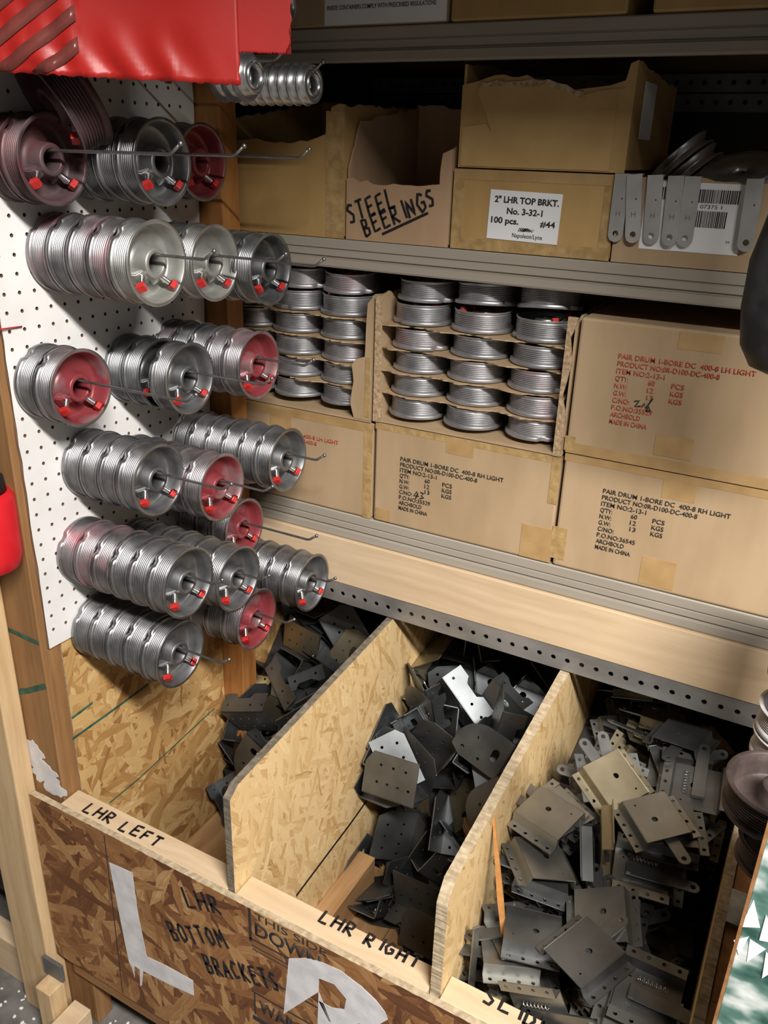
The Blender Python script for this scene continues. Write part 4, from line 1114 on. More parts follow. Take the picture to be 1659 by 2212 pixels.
# ------------------------------------------------------------------ brackets in the bins
def slide_parts():
    th = .0016
    bm = bmesh.new()
    add_plate(bm, [(-.036, -.031), (.036, -.031), (.036, .031), (-.036, .031)], th, T(0, 0, .0135), [circ(-.004, .004, .0042, 12), circ(.024, .018, .0016, 8)])
    for s in (-1, 1):
        o = [(-.036, .0335), (.036, .0335), (.036, .047), (-.036, .047)]
        if s < 0: o = [(x, -y) for x, y in o][::-1]
        add_plate(bm, o, th, None, [circ(-.027 + .018 * k, s * .041, .0026, 10) for k in range(4)])
        b2 = bmesh.new()
        vs = [b2.verts.new(v) for v in [(-.036, s * .0335, 0), (.036, s * .0335, 0), (.036, s * .0305, .0145), (-.036, s * .0305, .0145), (-.036, s * .0352, th), (.036, s * .0352, th), (.036, s * .0322, .0151), (-.036, s * .0322, .0151)]]
        for f in ((0, 1, 2, 3), (4, 7, 6, 5), (0, 4, 5, 1), (2, 6, 7, 3), (1, 5, 6, 2), (0, 3, 7, 4)): b2.faces.new([vs[i] for i in f])
        merge(bm, b2)
    plate = bm
    bm = bmesh.new()
    r_ = .0085
    out = [(.020, -r_), (.020, r_), (-.066, r_)] + [(-.066 + r_ * math.cos(a), r_ * math.sin(a)) for a in [PI / 2 + PI * k / 8 for k in range(1, 8)]] + [(-.066, -r_)]
    add_plate(bm, out, .0026, T(0, -.004, .006), [circ(-.066, 0, .0035, 10)])
    add_box(bm, .014, .020, -.0125, .0045, .0025, .006)
    bar = bm
    bm = bmesh.new()
    pts = [(-.02 + .0008 * k, .014 + .0035 * math.cos(k * 1.05), .0055 + .0035 * math.sin(k * 1.05)) for k in range(46)]
    add_tube(bm, pts, .0006, 5, caps=False)
    return plate, bar, bm
PL, BAR, SPR = slide_parts()
SL = {}
for k, mt in enumerate(('zinc', 'zinc_yellow', 'zinc_dark')):
    me = mesh('cover_plate_' + mt, PL.copy(), MT[mt]); SL[mt] = me
BARM = mesh('slide_bar', BAR, MT['zinc_dark']); SPRM = mesh('spring', SPR, MT['bolt'])

def rounded(pts): return pts
def angle_mesh(mt):
    bm = bmesh.new(); th = .0022
    add_plate(bm, [(-.055, 0), (.055, 0), (.055, .062), (.040, .085), (-.055, .085)], th, None, [circ(-.040 + .022 * k, .028, .003, 10) for k in range(4)] + [circ(-.030 + .026 * k, .062, .003, 10) for k in range(3)])
    add_plate(bm, [(-.055, 0), (.055, 0), (.055, .045), (.02, .045), (.012, .034), (-.02, .034), (-.028, .045), (-.055, .045)], th, T(0, th, 0) @ RX(PI / 2), [circ(-.042 + .03 * k, .018, .003, 10) for k in range(4) if k != 1])
    return mesh('angle_bracket', bm, mt)
def gusset_mesh(mt):
    bm = bmesh.new(); th = .0022
    o = [(-.05, 0), (.03, 0), (.05, .012), (.05, .03)] + [(.05 - .055 * (1 - math.cos(a)), .03 + .05 * math.sin(a)) for a in [PI / 2 * k / 8 for k in range(1, 8)]] + [(-.012, .08), (-.05, .08)]
    slot = [(-.028 + .007 * math.cos(a), (.045 if math.sin(a) >= 0 else .032) + .007 * math.sin(a)) for a in [2 * PI * k / 16 + .05 for k in range(16)]]
    add_plate(bm, o, th, None, [slot, circ(.03, .018, .0035, 10), circ(.012, .05, .003, 10), circ(-.005, .015, .003, 10)])
    add_plate(bm, [(0, 0), (.08, 0), (.08, .035), (.066, .035), (.05, .024), (.02, .024), (.012, .035), (0, .035)], th, T(-.05, 0, 0) @ Matrix(((0, 0, 1, 0), (1, 0, 0, 0), (0, 1, 0, 0), (0, 0, 0, 1))), [circ(.014, .016, .003, 10), circ(.062, .016, .003, 10)])
    return mesh('gusset_bracket', bm, mt)
def flat_mesh(mt):
    bm = bmesh.new(); th = .0022
    add_plate(bm, [(-.055, -.035), (.035, -.035), (.055, -.02), (.055, .035), (-.04, .035), (-.055, .022)], th, None, [circ(-.035 + .023 * k, -.015, .003, 10) for k in range(4)] + [circ(-.03 + .03 * k, .015, .003, 10) for k in range(3)])
    return mesh('flat_bracket', bm, mt)
BK = {('angle', c): angle_mesh(MT[m]) for c, m in (('dark', 'pile_dark'), ('bronze', 'pile_bronze'))}
BK.update({('gusset', c): gusset_mesh(MT[m]) for c, m in (('dark', 'pile_dark'), ('bronze', 'pile_bronze'))})
BK.update({('flat', c): flat_mesh(MT[m]) for c, m in (('dark', 'pile_dark'), ('bronze', 'pile_bronze'))})
bm = bmesh.new()
add_tube(bm, [(-.03, .035, .001), (-.03, .035, .012), (-.03, .0, .018), (-.026, -.012, .02), (-.015, -.016, .02), (.02, -.016, .02), (.03, -.010, .02), (.034, .005, .016), (.034, .035, .010), (.034, .035, .001)], .0017, 8)
BAIL = mesh('wire_bail', bm, MT['bolt'])

PILE = [
('slide', 0.8028, 0.0738, 0.4351, 0.138, -0.79, 0.589, 0.103),
('slide', 0.8127, 0.2091, 0.4838, 0.139, -0.793, 0.584, 0.102),
('slide', 0.8089, 0.3265, 0.5065, 0.851, 0.149, -0.087, 0.497),
('slide', 0.8005, 0.5138, 0.562, 0.839, 0.073, 0.047, -0.537),
('slide', 0.8021, 0.6554, 0.5868, 0.464, 0.04, 0.077, -0.882),
('slide', 0.9482, 0.076, 0.4162, 0.608, 0.106, -0.135, 0.775),
('slide', 0.9502, 0.2152, 0.486, 0.172, -0.983, -0.066, -0.012),
('slide', 0.9884, 0.2674, 0.5066, 0.998, -0.021, -0.024, 0.053),
('slide', 0.9724, 0.5239, 0.5826, 0.021, -0.245, -0.966, -0.084),
('slide', 0.9689, 0.6354, 0.5833, 0.517, 0.045, 0.074, -0.852),
('slide', 0.8109, 0.0505, 0.4275, 0.985, 0.172, 0.005, -0.031),
('slide', 0.7855, 0.1443, 0.481, 0.171, -0.981, -0.093, -0.016),
('slide', 0.8087, 0.2754, 0.5086, 0.698, 0.122, 0.121, -0.695),
('slide', 0.802, 0.4548, 0.5669, 0.967, 0.244, 0.065, 0.034),
('slide', 0.8139, 0.6142, 0.6011, 0.865, 0.096, 0.221, -0.44),
('slide', 0.941, 0.024, 0.4377, 0.124, -0.71, 0.683, 0.119),
('slide', 0.9688, 0.1591, 0.4667, 0.941, 0.164, -0.051, 0.29),
('slide', 0.9702, 0.3915, 0.5299, 0.934, 0.163, 0.055, -0.313),
('slide', 0.9711, 0.4817, 0.5768, 0.293, 0.044, 0.101, -0.95),
('slide', 0.9469, 0.6143, 0.5992, 0.699, 0.061, -0.062, 0.71),
('slide', 0.7963, 0.0258, 0.4392, 0.668, 0.117, -0.126, 0.724),
('slide', 0.8047, 0.1279, 0.476, 0.249, 0.045, -0.166, 0.953),
('slide', 0.7992, 0.2397, 0.5162, 0.984, 0.172, 0.009, -0.049),
('slide', 0.8087, 0.4152, 0.5667, 0.855, 0.179, 0.178, -0.453),
('slide', 0.8296, 0.5472, 0.5953, 0.707, -0.01, 0.202, -0.678),
('slide', 0.9565, 0.0499, 0.4675, 0.166, -0.953, -0.25, -0.044),
('slide', 0.9457, 0.1531, 0.485, 0.16, 0.028, 0.17, -0.972),
('slide', 0.9219, 0.3522, 0.5337, 0.956, 0.203, -0.077, 0.199),
('slide', 0.9679, 0.4653, 0.5928, 0.724, 0.071, -0.084, 0.681),
('slide', 0.9535, 0.5907, 0.6147, 0.975, 0.085, 0.018, -0.204),
('slide', 0.8115, 0.0232, 0.4588, 0.697, 0.122, 0.121, -0.697),
('slide', 0.7906, 0.129, 0.4969, 0.715, 0.125, -0.117, 0.678),
('slide', 0.8021, 0.2934, 0.5439, 0.906, -0.037, 0.041, 0.419),
('slide', 0.8205, 0.3837, 0.5701, 0.476, 0.054, 0.246, -0.842),
('slide', 0.8447, 0.6149, 0.6254, 0.213, -0.133, 0.092, -0.964),
('slide', 0.9492, 0.0408, 0.4847, 0.159, -0.911, -0.374, -0.065),
('slide', 0.969, 0.1329, 0.5179, 0.09, -0.516, 0.839, 0.146),
('slide', 0.9086, 0.2788, 0.5456, 0.001, 0.115, 0.982, 0.152),
('slide', 0.9454, 0.3808, 0.5714, 0.658, 0.097, 0.088, -0.742),
('slide', 0.9682, 0.6084, 0.6374, 0.917, 0.08, -0.034, 0.389),
('slide', 0.8223, 0.0331, 0.4944, 0.996, -0.078, -0.005, -0.031),
('slide', 0.791, 0.1595, 0.5291, 0.679, -0.067, -0.051, -0.729),
('slide', 0.7881, 0.2762, 0.5657, 0.998, -0.051, 0.022, 0.004),
('slide', 0.8548, 0.3917, 0.6125, 0.147, -0.232, -0.948, -0.161),
('slide', 0.8563, 0.517, 0.627, 0.019, -0.647, 0.696, 0.311),
('slide', 0.9408, 0.0555, 0.4909, 0.074, 0.013, -0.172, 0.982),
('slide', 0.9688, 0.1652, 0.5304, 0.947, 0.165, -0.047, 0.27),
('slide', 0.9067, 0.2823, 0.5669, 0.028, -0.061, 0.987, 0.149),
('slide', 0.9796, 0.4005, 0.5976, 0.685, 0.079, -0.104, 0.717),
('slide', 0.9595, 0.505, 0.63, 0.137, 0.059, 0.162, -0.975),
('slide', 0.8128, 0.0377, 0.5131, 0.1, -0.005, -0.078, -0.992),
('slide', 0.8239, 0.1759, 0.545, 0.854, -0.078, -0.031, -0.514),
('slide', 0.7981, 0.2834, 0.5839, 0.97, -0.055, 0.009, -0.239),
('slide', 0.8419, 0.3926, 0.6166, 0.358, -0.027, 0.217, -0.908),
('slide', 0.8647, 0.4985, 0.6136, 0.704, 0.311, -0.015, 0.638),
('slide', 0.9567, 0.0232, 0.4998, 0.697, 0.121, 0.121, -0.697),
('slide', 0.9682, 0.1234, 0.5368, 0.906, 0.154, 0.058, -0.391),
('slide', 0.9165, 0.2942, 0.5718, 0.692, 0.092, -0.12, 0.706),
('slide', 0.9722, 0.4039, 0.6182, 0.797, 0.096, -0.088, 0.59),
('slide', 0.9626, 0.4987, 0.6682, 0.002, 0.198, 0.965, 0.173),
('slide', 0.8027, 0.0604, 0.529, 0.968, -0.077, 0.016, 0.24),
('slide', 0.8187, 0.178, 0.5643, 0.011, 0.013, 0.083, 0.996),
('slide', 0.8021, 0.28, 0.6035, 0.451, -0.043, -0.036, -0.891),
('slide', 0.8609, 0.3993, 0.6364, 0.943, 0.158, 0.151, -0.252),
('slide', 0.8758, 0.5682, 0.6659, 0.18, 0.968, 0.129, -0.114),
('slide', 0.9236, 0.0379, 0.5479, 0.039, -0.525, 0.848, 0.063),
('slide', 0.9608, 0.1524, 0.5745, 0.484, 0.109, -0.196, -0.846),
('slide', 0.9118, 0.3122, 0.5975, 0.947, 0.15, 0.026, -0.284),
('slide', 0.9816, 0.3866, 0.6339, 0.702, 0.082, -0.102, 0.7),
('slide', 0.956, 0.4886, 0.6651, 0.957, 0.172, 0.005, -0.233),
('slide', 0.814, 0.0588, 0.5676, 0.044, 0.53, 0.844, -0.065),
('slide', 0.7882, 0.1794, 0.609, 0.009, -0.707, -0.696, 0.126),
('slide', 0.807, 0.2935, 0.6213, 0.266, 0.008, 0.055, 0.962),
('slide', 0.8502, 0.3938, 0.6783, 0.101, 0.02, -0.976, -0.193),
('slide', 0.8837, 0.6281, 0.655, 0.991, -0.124, 0.017, 0.056),
('slide', 0.9362, 0.036, 0.5484, 0.059, 0.004, 0.074, -0.996),
('slide', 0.9387, 0.1877, 0.5779, 0.319, -0.22, 0.046, 0.921),
('slide', 0.8958, 0.2643, 0.6139, 0.208, 0.037, -0.046, 0.976),
('slide', 0.9553, 0.3557, 0.6452, 0.415, 0.081, 0.106, -0.9),
('slide', 0.9605, 0.453, 0.6741, 0.486, 0.107, 0.125, -0.858),
('slide', 0.8022, 0.0692, 0.5854, 0.078, 0.992, -0.094, 0.01),
('slide', 0.8133, 0.172, 0.6061, 0.767, -0.002, 0.126, 0.63),
('slide', 0.8191, 0.3182, 0.6377, 0.577, -0.048, -0.029, -0.815),
('slide', 0.8358, 0.3802, 0.6769, 0.97, 0.202, 0.083, 0.108),
('slide', 0.8407, 0.7125, 0.6223, 0.561, -0.216, 0.12, 0.79),
('slide', 0.9591, 0.042, 0.5688, 0.88, 0.065, -0.035, 0.47),
('slide', 0.9171, 0.2062, 0.5858, 0.716, 0.045, -0.22, -0.661),
('slide', 0.9014, 0.25, 0.6315, 0.912, 0.038, 0.046, -0.407),
('slide', 0.9477, 0.3374, 0.679, 0.129, -0.991, -0.017, -0.031),
('slide', 0.9361, 0.4356, 0.6879, 0.986, 0.151, -0.041, 0.056),
('slide', 0.7955, 0.0471, 0.5897, 0.971, -0.077, 0.015, 0.227),
('slide', 0.8009, 0.1768, 0.6277, 0.901, -0.034, 0.122, 0.416),
('slide', 0.8013, 0.2705, 0.6601, 0.856, 0.035, -0.037, 0.515),
('slide', 0.8632, 0.3512, 0.7006, 0.1, 0.04, -0.975, -0.195),
('slide', 0.8163, 0.717, 0.6363, 0.969, -0.224, -0.105, 0.01),
('slide', 0.9648, 0.0391, 0.5879, 0.854, 0.063, -0.038, 0.515),
('slide', 0.9242, 0.1507, 0.6102, 0.222, 0.188, 0.132, -0.948),
('slide', 0.9449, 0.244, 0.648, 0.666, 0.055, -0.019, 0.744),
('slide', 0.9686, 0.3312, 0.6992, 0.095, -0.504, 0.853, 0.091),
('slide', 0.9415, 0.443, 0.711, 0.256, 0.071, 0.139, -0.954),
('slide', 0.8012, 0.073, 0.6239, 0.074, 0.93, 0.359, -0.026),
('slide', 0.7991, 0.1502, 0.6525, 0.981, -0.066, 0.108, 0.15),
('slide', 0.7988, 0.2588, 0.6968, 0.039, -0.578, 0.814, 0.032),
('slide', 0.8615, 0.3429, 0.6985, 0.274, 0.157, -0.153, 0.936),
('slide', 0.7967, 0.7621, 0.6313, 0.782, -0.126, -0.224, -0.568),
('slide', 0.9878, 0.0357, 0.6069, 0.996, 0.073, -0.004, 0.058),
('slide', 0.9154, 0.1267, 0.6199, 0.674, 0.229, 0.017, -0.702),
('slide', 0.9357, 0.2176, 0.6839, 0.024, 0.087, -0.994, -0.054),
('slide', 0.9643, 0.2887, 0.6961, 0.996, 0.067, -0.03, 0.054),
('slide', 0.9568, 0.3875, 0.7346, 0.04, -0.044, 0.988, 0.146),
('slide', 0.8215, 0.0645, 0.6262, 0.139, -0.008, -0.078, -0.987),
('slide', 0.8009, 0.1515, 0.6718, 0.895, -0.115, 0.052, -0.428),
('slide', 0.7989, 0.2363, 0.6954, 0.963, 0.051, -0.0, -0.263),
('slide', 0.8527, 0.3259, 0.7357, 0.11, -0.852, 0.476, 0.19),
('slide', 0.8096, 0.7778, 0.6485, 0.916, -0.186, -0.176, -0.309),
('slide', 0.9808, 0.0224, 0.6244, 0.698, 0.052, -0.053, 0.712),
('slide', 0.9086, 0.1098, 0.6536, 0.23, -0.756, 0.613, -0.011),
('slide', 0.8863, 0.2192, 0.7019, 0.516, 0.614, -0.396, -0.447),
('slide', 0.9585, 0.2781, 0.7139, 0.804, 0.071, 0.02, -0.59),
('slide', 0.9769, 0.366, 0.7496, 0.131, -0.729, 0.667, 0.075),
('slide', 0.8623, -0.0211, 0.5897, 0.148, -0.148, 0.692, 0.692),
('slide', 0.902, 0.041, 0.66, 0.507, 0.096, 0.026, -0.856),
('slide', 0.7897, 0.2078, 0.7117, 0.988, 0.051, -0.006, -0.143),
('slide', 0.8588, 0.3169, 0.7315, 0.934, 0.148, 0.161, -0.281),
('slide', 0.9763, 0.7816, 0.6445, 0.206, -0.526, 0.809, -0.164),
('slide', 0.9884, 0.0308, 0.6641, 0.0, -0.0, -0.997, -0.071),
('slide', 0.9071, 0.1169, 0.6567, 0.783, 0.229, -0.022, -0.578),
('slide', 0.8552, 0.1858, 0.6781, 0.327, 0.482, 0.404, 0.705),
('slide', 0.9375, 0.263, 0.7302, 0.413, 0.005, -0.073, 0.908),
('slide', 0.9362, 0.4621, 0.7464, 0.766, -0.069, -0.007, 0.639),
('gusset', 0.4783, 0.435, 0.4247, 0.769, 0.504, -0.216, 0.329),
('angle', 0.4958, 0.4485, 0.4654, 0.376, 0.247, -0.49, 0.747),
('gusset', 0.6852, 0.4044, 0.3544, 0.335, 0.22, -0.502, 0.766),
('flat', 0.5826, 0.6428, 0.6095, 0.931, 0.092, 0.035, -0.351),
('flat', 0.5592, 0.2927, 0.2509, 0.921, -0.0, -0.0, 0.391),
('angle', 0.6222, 0.3105, 0.2585, 0.52, -0.028, 0.026, 0.853),
('gusset', 0.6823, 0.3127, 0.2867, 0.039, 0.393, -0.053, -0.917),
('gusset', 0.5859, 0.558, 0.594, 0.191, -0.749, -0.623, -0.124),
('flat', 0.594, 0.2541, 0.2537, 0.968, 0.024, 0.015, 0.25),
('gusset', 0.5544, 0.4442, 0.4606, 0.083, -0.768, 0.265, 0.578),
('angle', 0.6598, 0.3941, 0.3402, 0.479, 0.314, -0.449, 0.686),
('gusset', 0.5679, 0.5322, 0.5842, 0.01, 0.741, 0.394, 0.543),
('gusset', 0.3859, 0.3125, 0.3497, 0.523, -0.476, 0.523, -0.476),
('angle', 0.4744, 0.4002, 0.3561, 0.404, 0.608, -0.175, 0.66),
('gusset', 0.4466, 0.3242, 0.2518, 0.172, 0.012, -0.018, -0.985),
('angle', 0.5423, 0.4021, 0.3547, 0.356, 0.738, 0.002, 0.573),
('gusset', 0.4816, 0.4866, 0.5589, 0.644, 0.438, -0.503, 0.375),
('gusset', 0.4867, 0.5608, 0.5675, 0.789, 0.292, -0.188, 0.507),
('angle', 0.6463, 0.3232, 0.31, 0.645, 0.645, -0.322, -0.255),
('angle', 0.6962, 0.5611, 0.5827, 0.44, 0.554, -0.274, -0.652),
('flat', 0.4984, 0.3349, 0.3407, 0.61, -0.616, -0.281, 0.411),
('gusset', 0.4766, 0.4916, 0.5535, 0.86, 0.176, 0.288, -0.383),
('angle', 0.591, 0.2191, 0.2753, 0.032, 0.019, 0.782, 0.622),
('gusset', 0.6333, 0.5047, 0.5694, 0.098, 0.286, 0.667, 0.681),
('flat', 0.4529, 0.307, 0.2856, 0.796, 0.019, -0.278, -0.538),
('flat', 0.4682, 0.6814, 0.6192, 0.115, 0.015, 0.069, -0.991),
('angle', 0.652, 0.3085, 0.3103, 0.018, -0.689, 0.723, -0.044),
('angle', 0.6687, 0.4826, 0.5755, 0.708, 0.651, -0.221, -0.159),
('gusset', 0.4377, 0.2762, 0.2568, 0.0, -0.016, 0.355, 0.935),
('gusset', 0.5529, 0.3367, 0.407, 0.691, -0.496, -0.523, 0.06),
('flat', 0.5486, 0.3173, 0.2802, 0.961, -0.087, 0.126, -0.23),
('angle', 0.6616, 0.4426, 0.5249, 0.579, 0.629, -0.457, 0.247),
('angle', 0.412, 0.2996, 0.2701, 0.714, 0.057, -0.272, -0.642),
('gusset', 0.4, 0.5116, 0.5797, 0.372, 0.51, 0.441, -0.638),
('gusset', 0.5359, 0.3566, 0.2755, 0.085, 0.983, -0.062, -0.148),
('angle', 0.5874, 0.4731, 0.5652, 0.371, -0.281, 0.363, 0.807),
('angle', 0.5534, 0.2783, 0.305, 0.695, 0.717, -0.051, 0.013),
('angle', 0.5484, 0.6404, 0.6129, 0.576, 0.118, -0.003, -0.809),
('gusset', 0.5135, 0.3244, 0.3111, 0.54, -0.098, -0.371, -0.749),
('angle', 0.538, 0.4086, 0.4655, 0.661, 0.398, 0.366, -0.521),
('gusset', 0.3951, 0.4496, 0.5208, 0.619, 0.172, 0.073, -0.763),
('gusset', 0.5412, 0.4996, 0.5461, 0.416, 0.536, -0.21, 0.704),
('flat', 0.5657, 0.2713, 0.287, 0.992, 0.009, 0.084, -0.091),
('gusset', 0.5652, 0.5454, 0.6205, 0.109, -0.42, 0.815, 0.385),
('angle', 0.387, 0.3716, 0.5059, 0.685, 0.176, 0.158, -0.689),
('angle', 0.4693, 0.6206, 0.668, 0.195, -0.722, 0.653, -0.116),
('angle', 0.6768, 0.3165, 0.4171, 0.623, -0.192, 0.324, 0.686),
('angle', 0.4785, 0.7667, 0.706, 0.527, -0.827, -0.183, 0.071),
('angle', 0.5499, 0.375, 0.4495, 0.241, 0.578, 0.298, 0.72),
('flat', 0.447, 0.6282, 0.6216, 0.107, 0.041, -0.031, 0.993),
('gusset', 0.657, 0.4207, 0.5429, 0.421, -0.344, 0.622, 0.564),
('angle', 0.506, 0.6738, 0.6243, 0.567, 0.051, -0.008, 0.822),
('angle', 0.6005, 0.3531, 0.4331, 0.887, 0.372, 0.102, -0.253),
('angle', 0.4437, 0.678, 0.6783, 0.038, -0.996, -0.077, 0.034),
('gusset', 0.7006, 0.3442, 0.3771, 0.724, 0.365, 0.523, 0.264),
('flat', 0.4644, 0.8069, 0.6864, 0.331, -0.855, 0.304, 0.26),
('angle', 0.4809, 0.1052, 0.2765, 0.706, 0.092, -0.306, -0.632),
('gusset', 0.4608, 0.574, 0.6699, 0.218, 0.033, 0.269, -0.938),
('flat', 0.6278, 0.3609, 0.4643, 0.816, 0.509, 0.05, -0.269),
('gusset', 0.6202, 0.7102, 0.6418, 0.125, 0.289, 0.948, 0.049),
('angle', 0.3859, 0.5804, 0.6727, 0.182, 0.683, 0.65, 0.278),
('gusset', 0.4967, 0.499, 0.6212, 0.133, -0.237, -0.678, -0.683),
('angle', 0.5752, 0.0089, 0.2509, 0.045, 0.034, 0.598, 0.8),
('gusset', 0.6229, 0.5492, 0.6082, 0.885, 0.397, 0.178, -0.163),
('angle', 0.4622, 0.2963, 0.5295, 0.017, -0.025, 0.819, 0.573),
('angle', 0.4803, 0.6679, 0.6757, 0.462, 0.454, -0.501, -0.574),
('gusset', 0.6808, 0.3109, 0.5555, 0.252, -0.28, 0.748, 0.546),
('gusset', 0.5946, 0.7416, 0.6409, 0.945, 0.066, -0.082, -0.309),
('gusset', 0.4246, 0.5018, 0.6341, 0.174, 0.288, 0.488, 0.805),
('gusset', 0.5341, 0.486, 0.6111, 0.058, 0.091, 0.714, 0.692),
('gusset', 0.5636, 0.3751, 0.4856, 0.145, 0.456, 0.747, 0.461),
('flat', 0.5967, 0.6614, 0.6351, 0.003, -0.77, -0.623, -0.137),
('gusset', 0.5233, 0.4396, 0.5332, 0.038, 0.159, -0.031, -0.986),
('angle', 0.425, 0.7121, 0.6924, 0.588, 0.664, 0.267, 0.377),
('gusset', 0.6752, 0.3339, 0.4668, 0.787, 0.555, 0.045, 0.264),
('gusset', 0.6589, 0.4528, 0.6251, 0.192, 0.126, 0.725, 0.649),
('angle', 0.3899, 0.4337, 0.5482, 0.339, 0.605, 0.339, 0.636),
('gusset', 0.6128, 0.759, 0.6497, 0.847, 0.522, -0.084, 0.052),
('gusset', 0.711, 0.3873, 0.5582, 0.688, 0.319, -0.161, 0.632),
('gusset', 0.6036, 0.7631, 0.6913, 0.498, 0.422, -0.273, 0.707),
('gusset', 0.395, 0.401, 0.5318, 0.339, 0.605, 0.339, 0.636),
('flat', 0.5169, 0.7054, 0.6732, 0.836, 0.073, 0.54, 0.069),
('angle', 0.6722, 0.3568, 0.6065, 0.032, -0.27, 0.923, 0.272),
('gusset', 0.6371, 0.4602, 0.663, 0.439, -0.318, 0.647, 0.535),
('flat', 0.453, 0.3494, 0.5793, 0.877, 0.295, 0.225, -0.306),
('gusset', 0.4988, 0.4521, 0.582, 0.525, 0.591, -0.047, -0.61),
('gusset', 0.6745, 0.3993, 0.6018, 0.824, 0.359, -0.208, 0.387),
('flat', 0.6372, 0.4183, 0.6186, 0.006, -0.092, -0.906, -0.414),
('angle', 0.4828, 0.368, 0.5375, 0.703, 0.669, -0.114, -0.212),
('angle', 0.5352, 0.4416, 0.6909, 0.824, -0.455, 0.33, 0.069),
('gusset', 0.6071, 0.3422, 0.6446, 0.104, -0.121, -0.799, -0.579),
('angle', 0.5214, 0.6576, 0.668, 0.67, 0.346, 0.422, 0.503),
('gusset', 0.4492, 0.3968, 0.5301, 0.722, 0.692, 0.009, 0.031),
('gusset', 0.4979, 0.4304, 0.5731, 0.691, 0.579, -0.399, 0.167),
('gusset', 0.5793, 0.4294, 0.6269, 0.233, 0.759, 0.219, 0.567),
('angle', 0.6739, 0.8438, 0.6911, 0.576, 0.694, -0.232, 0.363),
('flat', 0.4822, 0.4106, 0.5929, 0.416, -0.174, 0.649, 0.612),
('gusset', 0.4429, 0.4452, 0.5629, 0.563, 0.734, 0.124, -0.358),
('angle', 0.6481, 0.6722, 0.6391, 0.101, 0.309, 0.279, 0.904),
('flat', 0.4911, 0.4118, 0.5908, 0.431, -0.19, 0.645, 0.602),
('gusset', 0.4626, 0.4332, 0.6239, 0.202, 0.14, 0.616, 0.749),
('angle', 0.6346, 0.3798, 0.6968, 0.631, -0.103, 0.75, 0.168),
('angle', 0.5455, 0.3895, 0.5976, 0.566, 0.64, -0.405, 0.324),
('gusset', 0.5862, 0.7308, 0.6583, 0.858, 0.486, 0.125, 0.109),
('flat', 0.1192, 0.3561, 0.2539, 0.0, 0.992, 0.128, -0.0),
('gusset', 0.0957, 0.581, 0.5822, 0.495, 0.205, 0.323, -0.78),
('angle', 0.3256, 0.3733, 0.2844, 0.156, -0.283, 0.526, 0.787),
('gusset', 0.3286, 0.4361, 0.5202, 0.211, 0.55, -0.798, -0.125),
('flat', 0.1427, 0.4797, 0.4662, 0.644, -0.757, 0.09, 0.056),
('angle', 0.0823, 0.5905, 0.6458, 0.038, -0.136, -0.988, 0.07),
('angle', 0.3095, 0.3365, 0.3286, 0.624, 0.78, 0.013, -0.029),
('flat', 0.2868, 0.4747, 0.4711, 0.008, -0.015, 0.698, 0.716),
('angle', 0.0115, 0.3636, 0.3055, 0.582, -0.417, -0.514, -0.473),
('gusset', 0.1609, 0.4828, 0.4934, 0.195, 0.146, -0.63, 0.737),
('gusset', 0.1586, 0.4073, 0.255, 0.118, -0.041, -0.006, -0.992),
('flat', 0.2373, 0.457, 0.4015, 0.584, -0.65, -0.419, -0.245),
('gusset', 0.1353, 0.2953, 0.2509, 0.007, 0.007, 0.707, 0.707),
('flat', 0.0796, 0.4712, 0.4495, 0.495, -0.599, -0.472, -0.416),
('flat', 0.1862, 0.3597, 0.3036, 0.072, -0.467, -0.751, 0.462),
('angle', 0.311, 0.4462, 0.3746, 0.068, -0.021, 0.062, 0.995),
('flat', 0.071, 0.343, 0.3061, 0.419, -0.529, -0.654, -0.344),
('flat', 0.0809, 0.4611, 0.3988, 0.019, 0.012, 0.65, -0.76),
('gusset', 0.1839, 0.3877, 0.3159, 0.628, -0.314, 0.124, -0.702),
('gusset', 0.2911, 0.3751, 0.3822, 0.022, 0.681, -0.729, 0.067),
('gusset', 0.0702, 0.4512, 0.3709, 0.563, 0.465, 0.437, -0.524),
('gusset', 0.0107, 0.4623, 0.3962, 0.145, 0.76, 0.119, 0.623),
('gusset', 0.2023, 0.3802, 0.3099, 0.62, -0.308, 0.127, -0.71),
('flat', 0.2979, 0.6121, 0.6385, 0.146, -0.764, 0.624, -0.079),
('flat', 0.0835, 0.4006, 0.3021, 0.059, -0.07, 0.48, 0.873),
('gusset', 0.1091, 0.6949, 0.6794, 0.709, 0.327, -0.492, 0.385),
('angle', 0.3146, 0.3785, 0.3161, 0.967, 0.246, -0.057, 0.036),
('angle', 0.2591, 0.4601, 0.4276, 0.11, 0.063, -0.023, -0.992),
('angle', 0.0391, 0.3295, 0.293, 0.794, 0.465, 0.277, -0.275),
('gusset', 0.0727, 0.7267, 0.6395, 0.703, 0.651, -0.155, -0.239),
('gusset', 0.2192, 0.3264, 0.3791, 0.699, 0.594, -0.35, 0.19),
('angle', 0.1452, 0.7776, 0.6483, 0.236, 0.02, 0.084, -0.968),
('gusset', 0.0883, 0.3265, 0.3022, 0.002, 0.004, 0.619, 0.786),
('angle', 0.0981, 0.7247, 0.6988, 0.604, -0.362, -0.539, -0.461),
('angle', 0.2726, 0.4115, 0.3816, 0.387, -0.017, 0.107, 0.916),
('gusset', 0.2773, 0.7395, 0.6617, 0.966, 0.02, -0.121, -0.226),
('flat', 0.1731, 0.3906, 0.3396, 0.112, 0.23, 0.878, -0.404),
('angle', 0.09, 0.6681, 0.6808, 0.181, -0.949, 0.257, -0.004),
('angle', 0.3319, 0.3791, 0.4359, 0.86, -0.047, -0.048, 0.507),
('gusset', 0.2649, 0.7287, 0.6586, 0.114, 0.385, 0.916, 0.019),
('gusset', 0.1135, 0.4429, 0.3736, 0.182, 0.129, 0.619, -0.753),
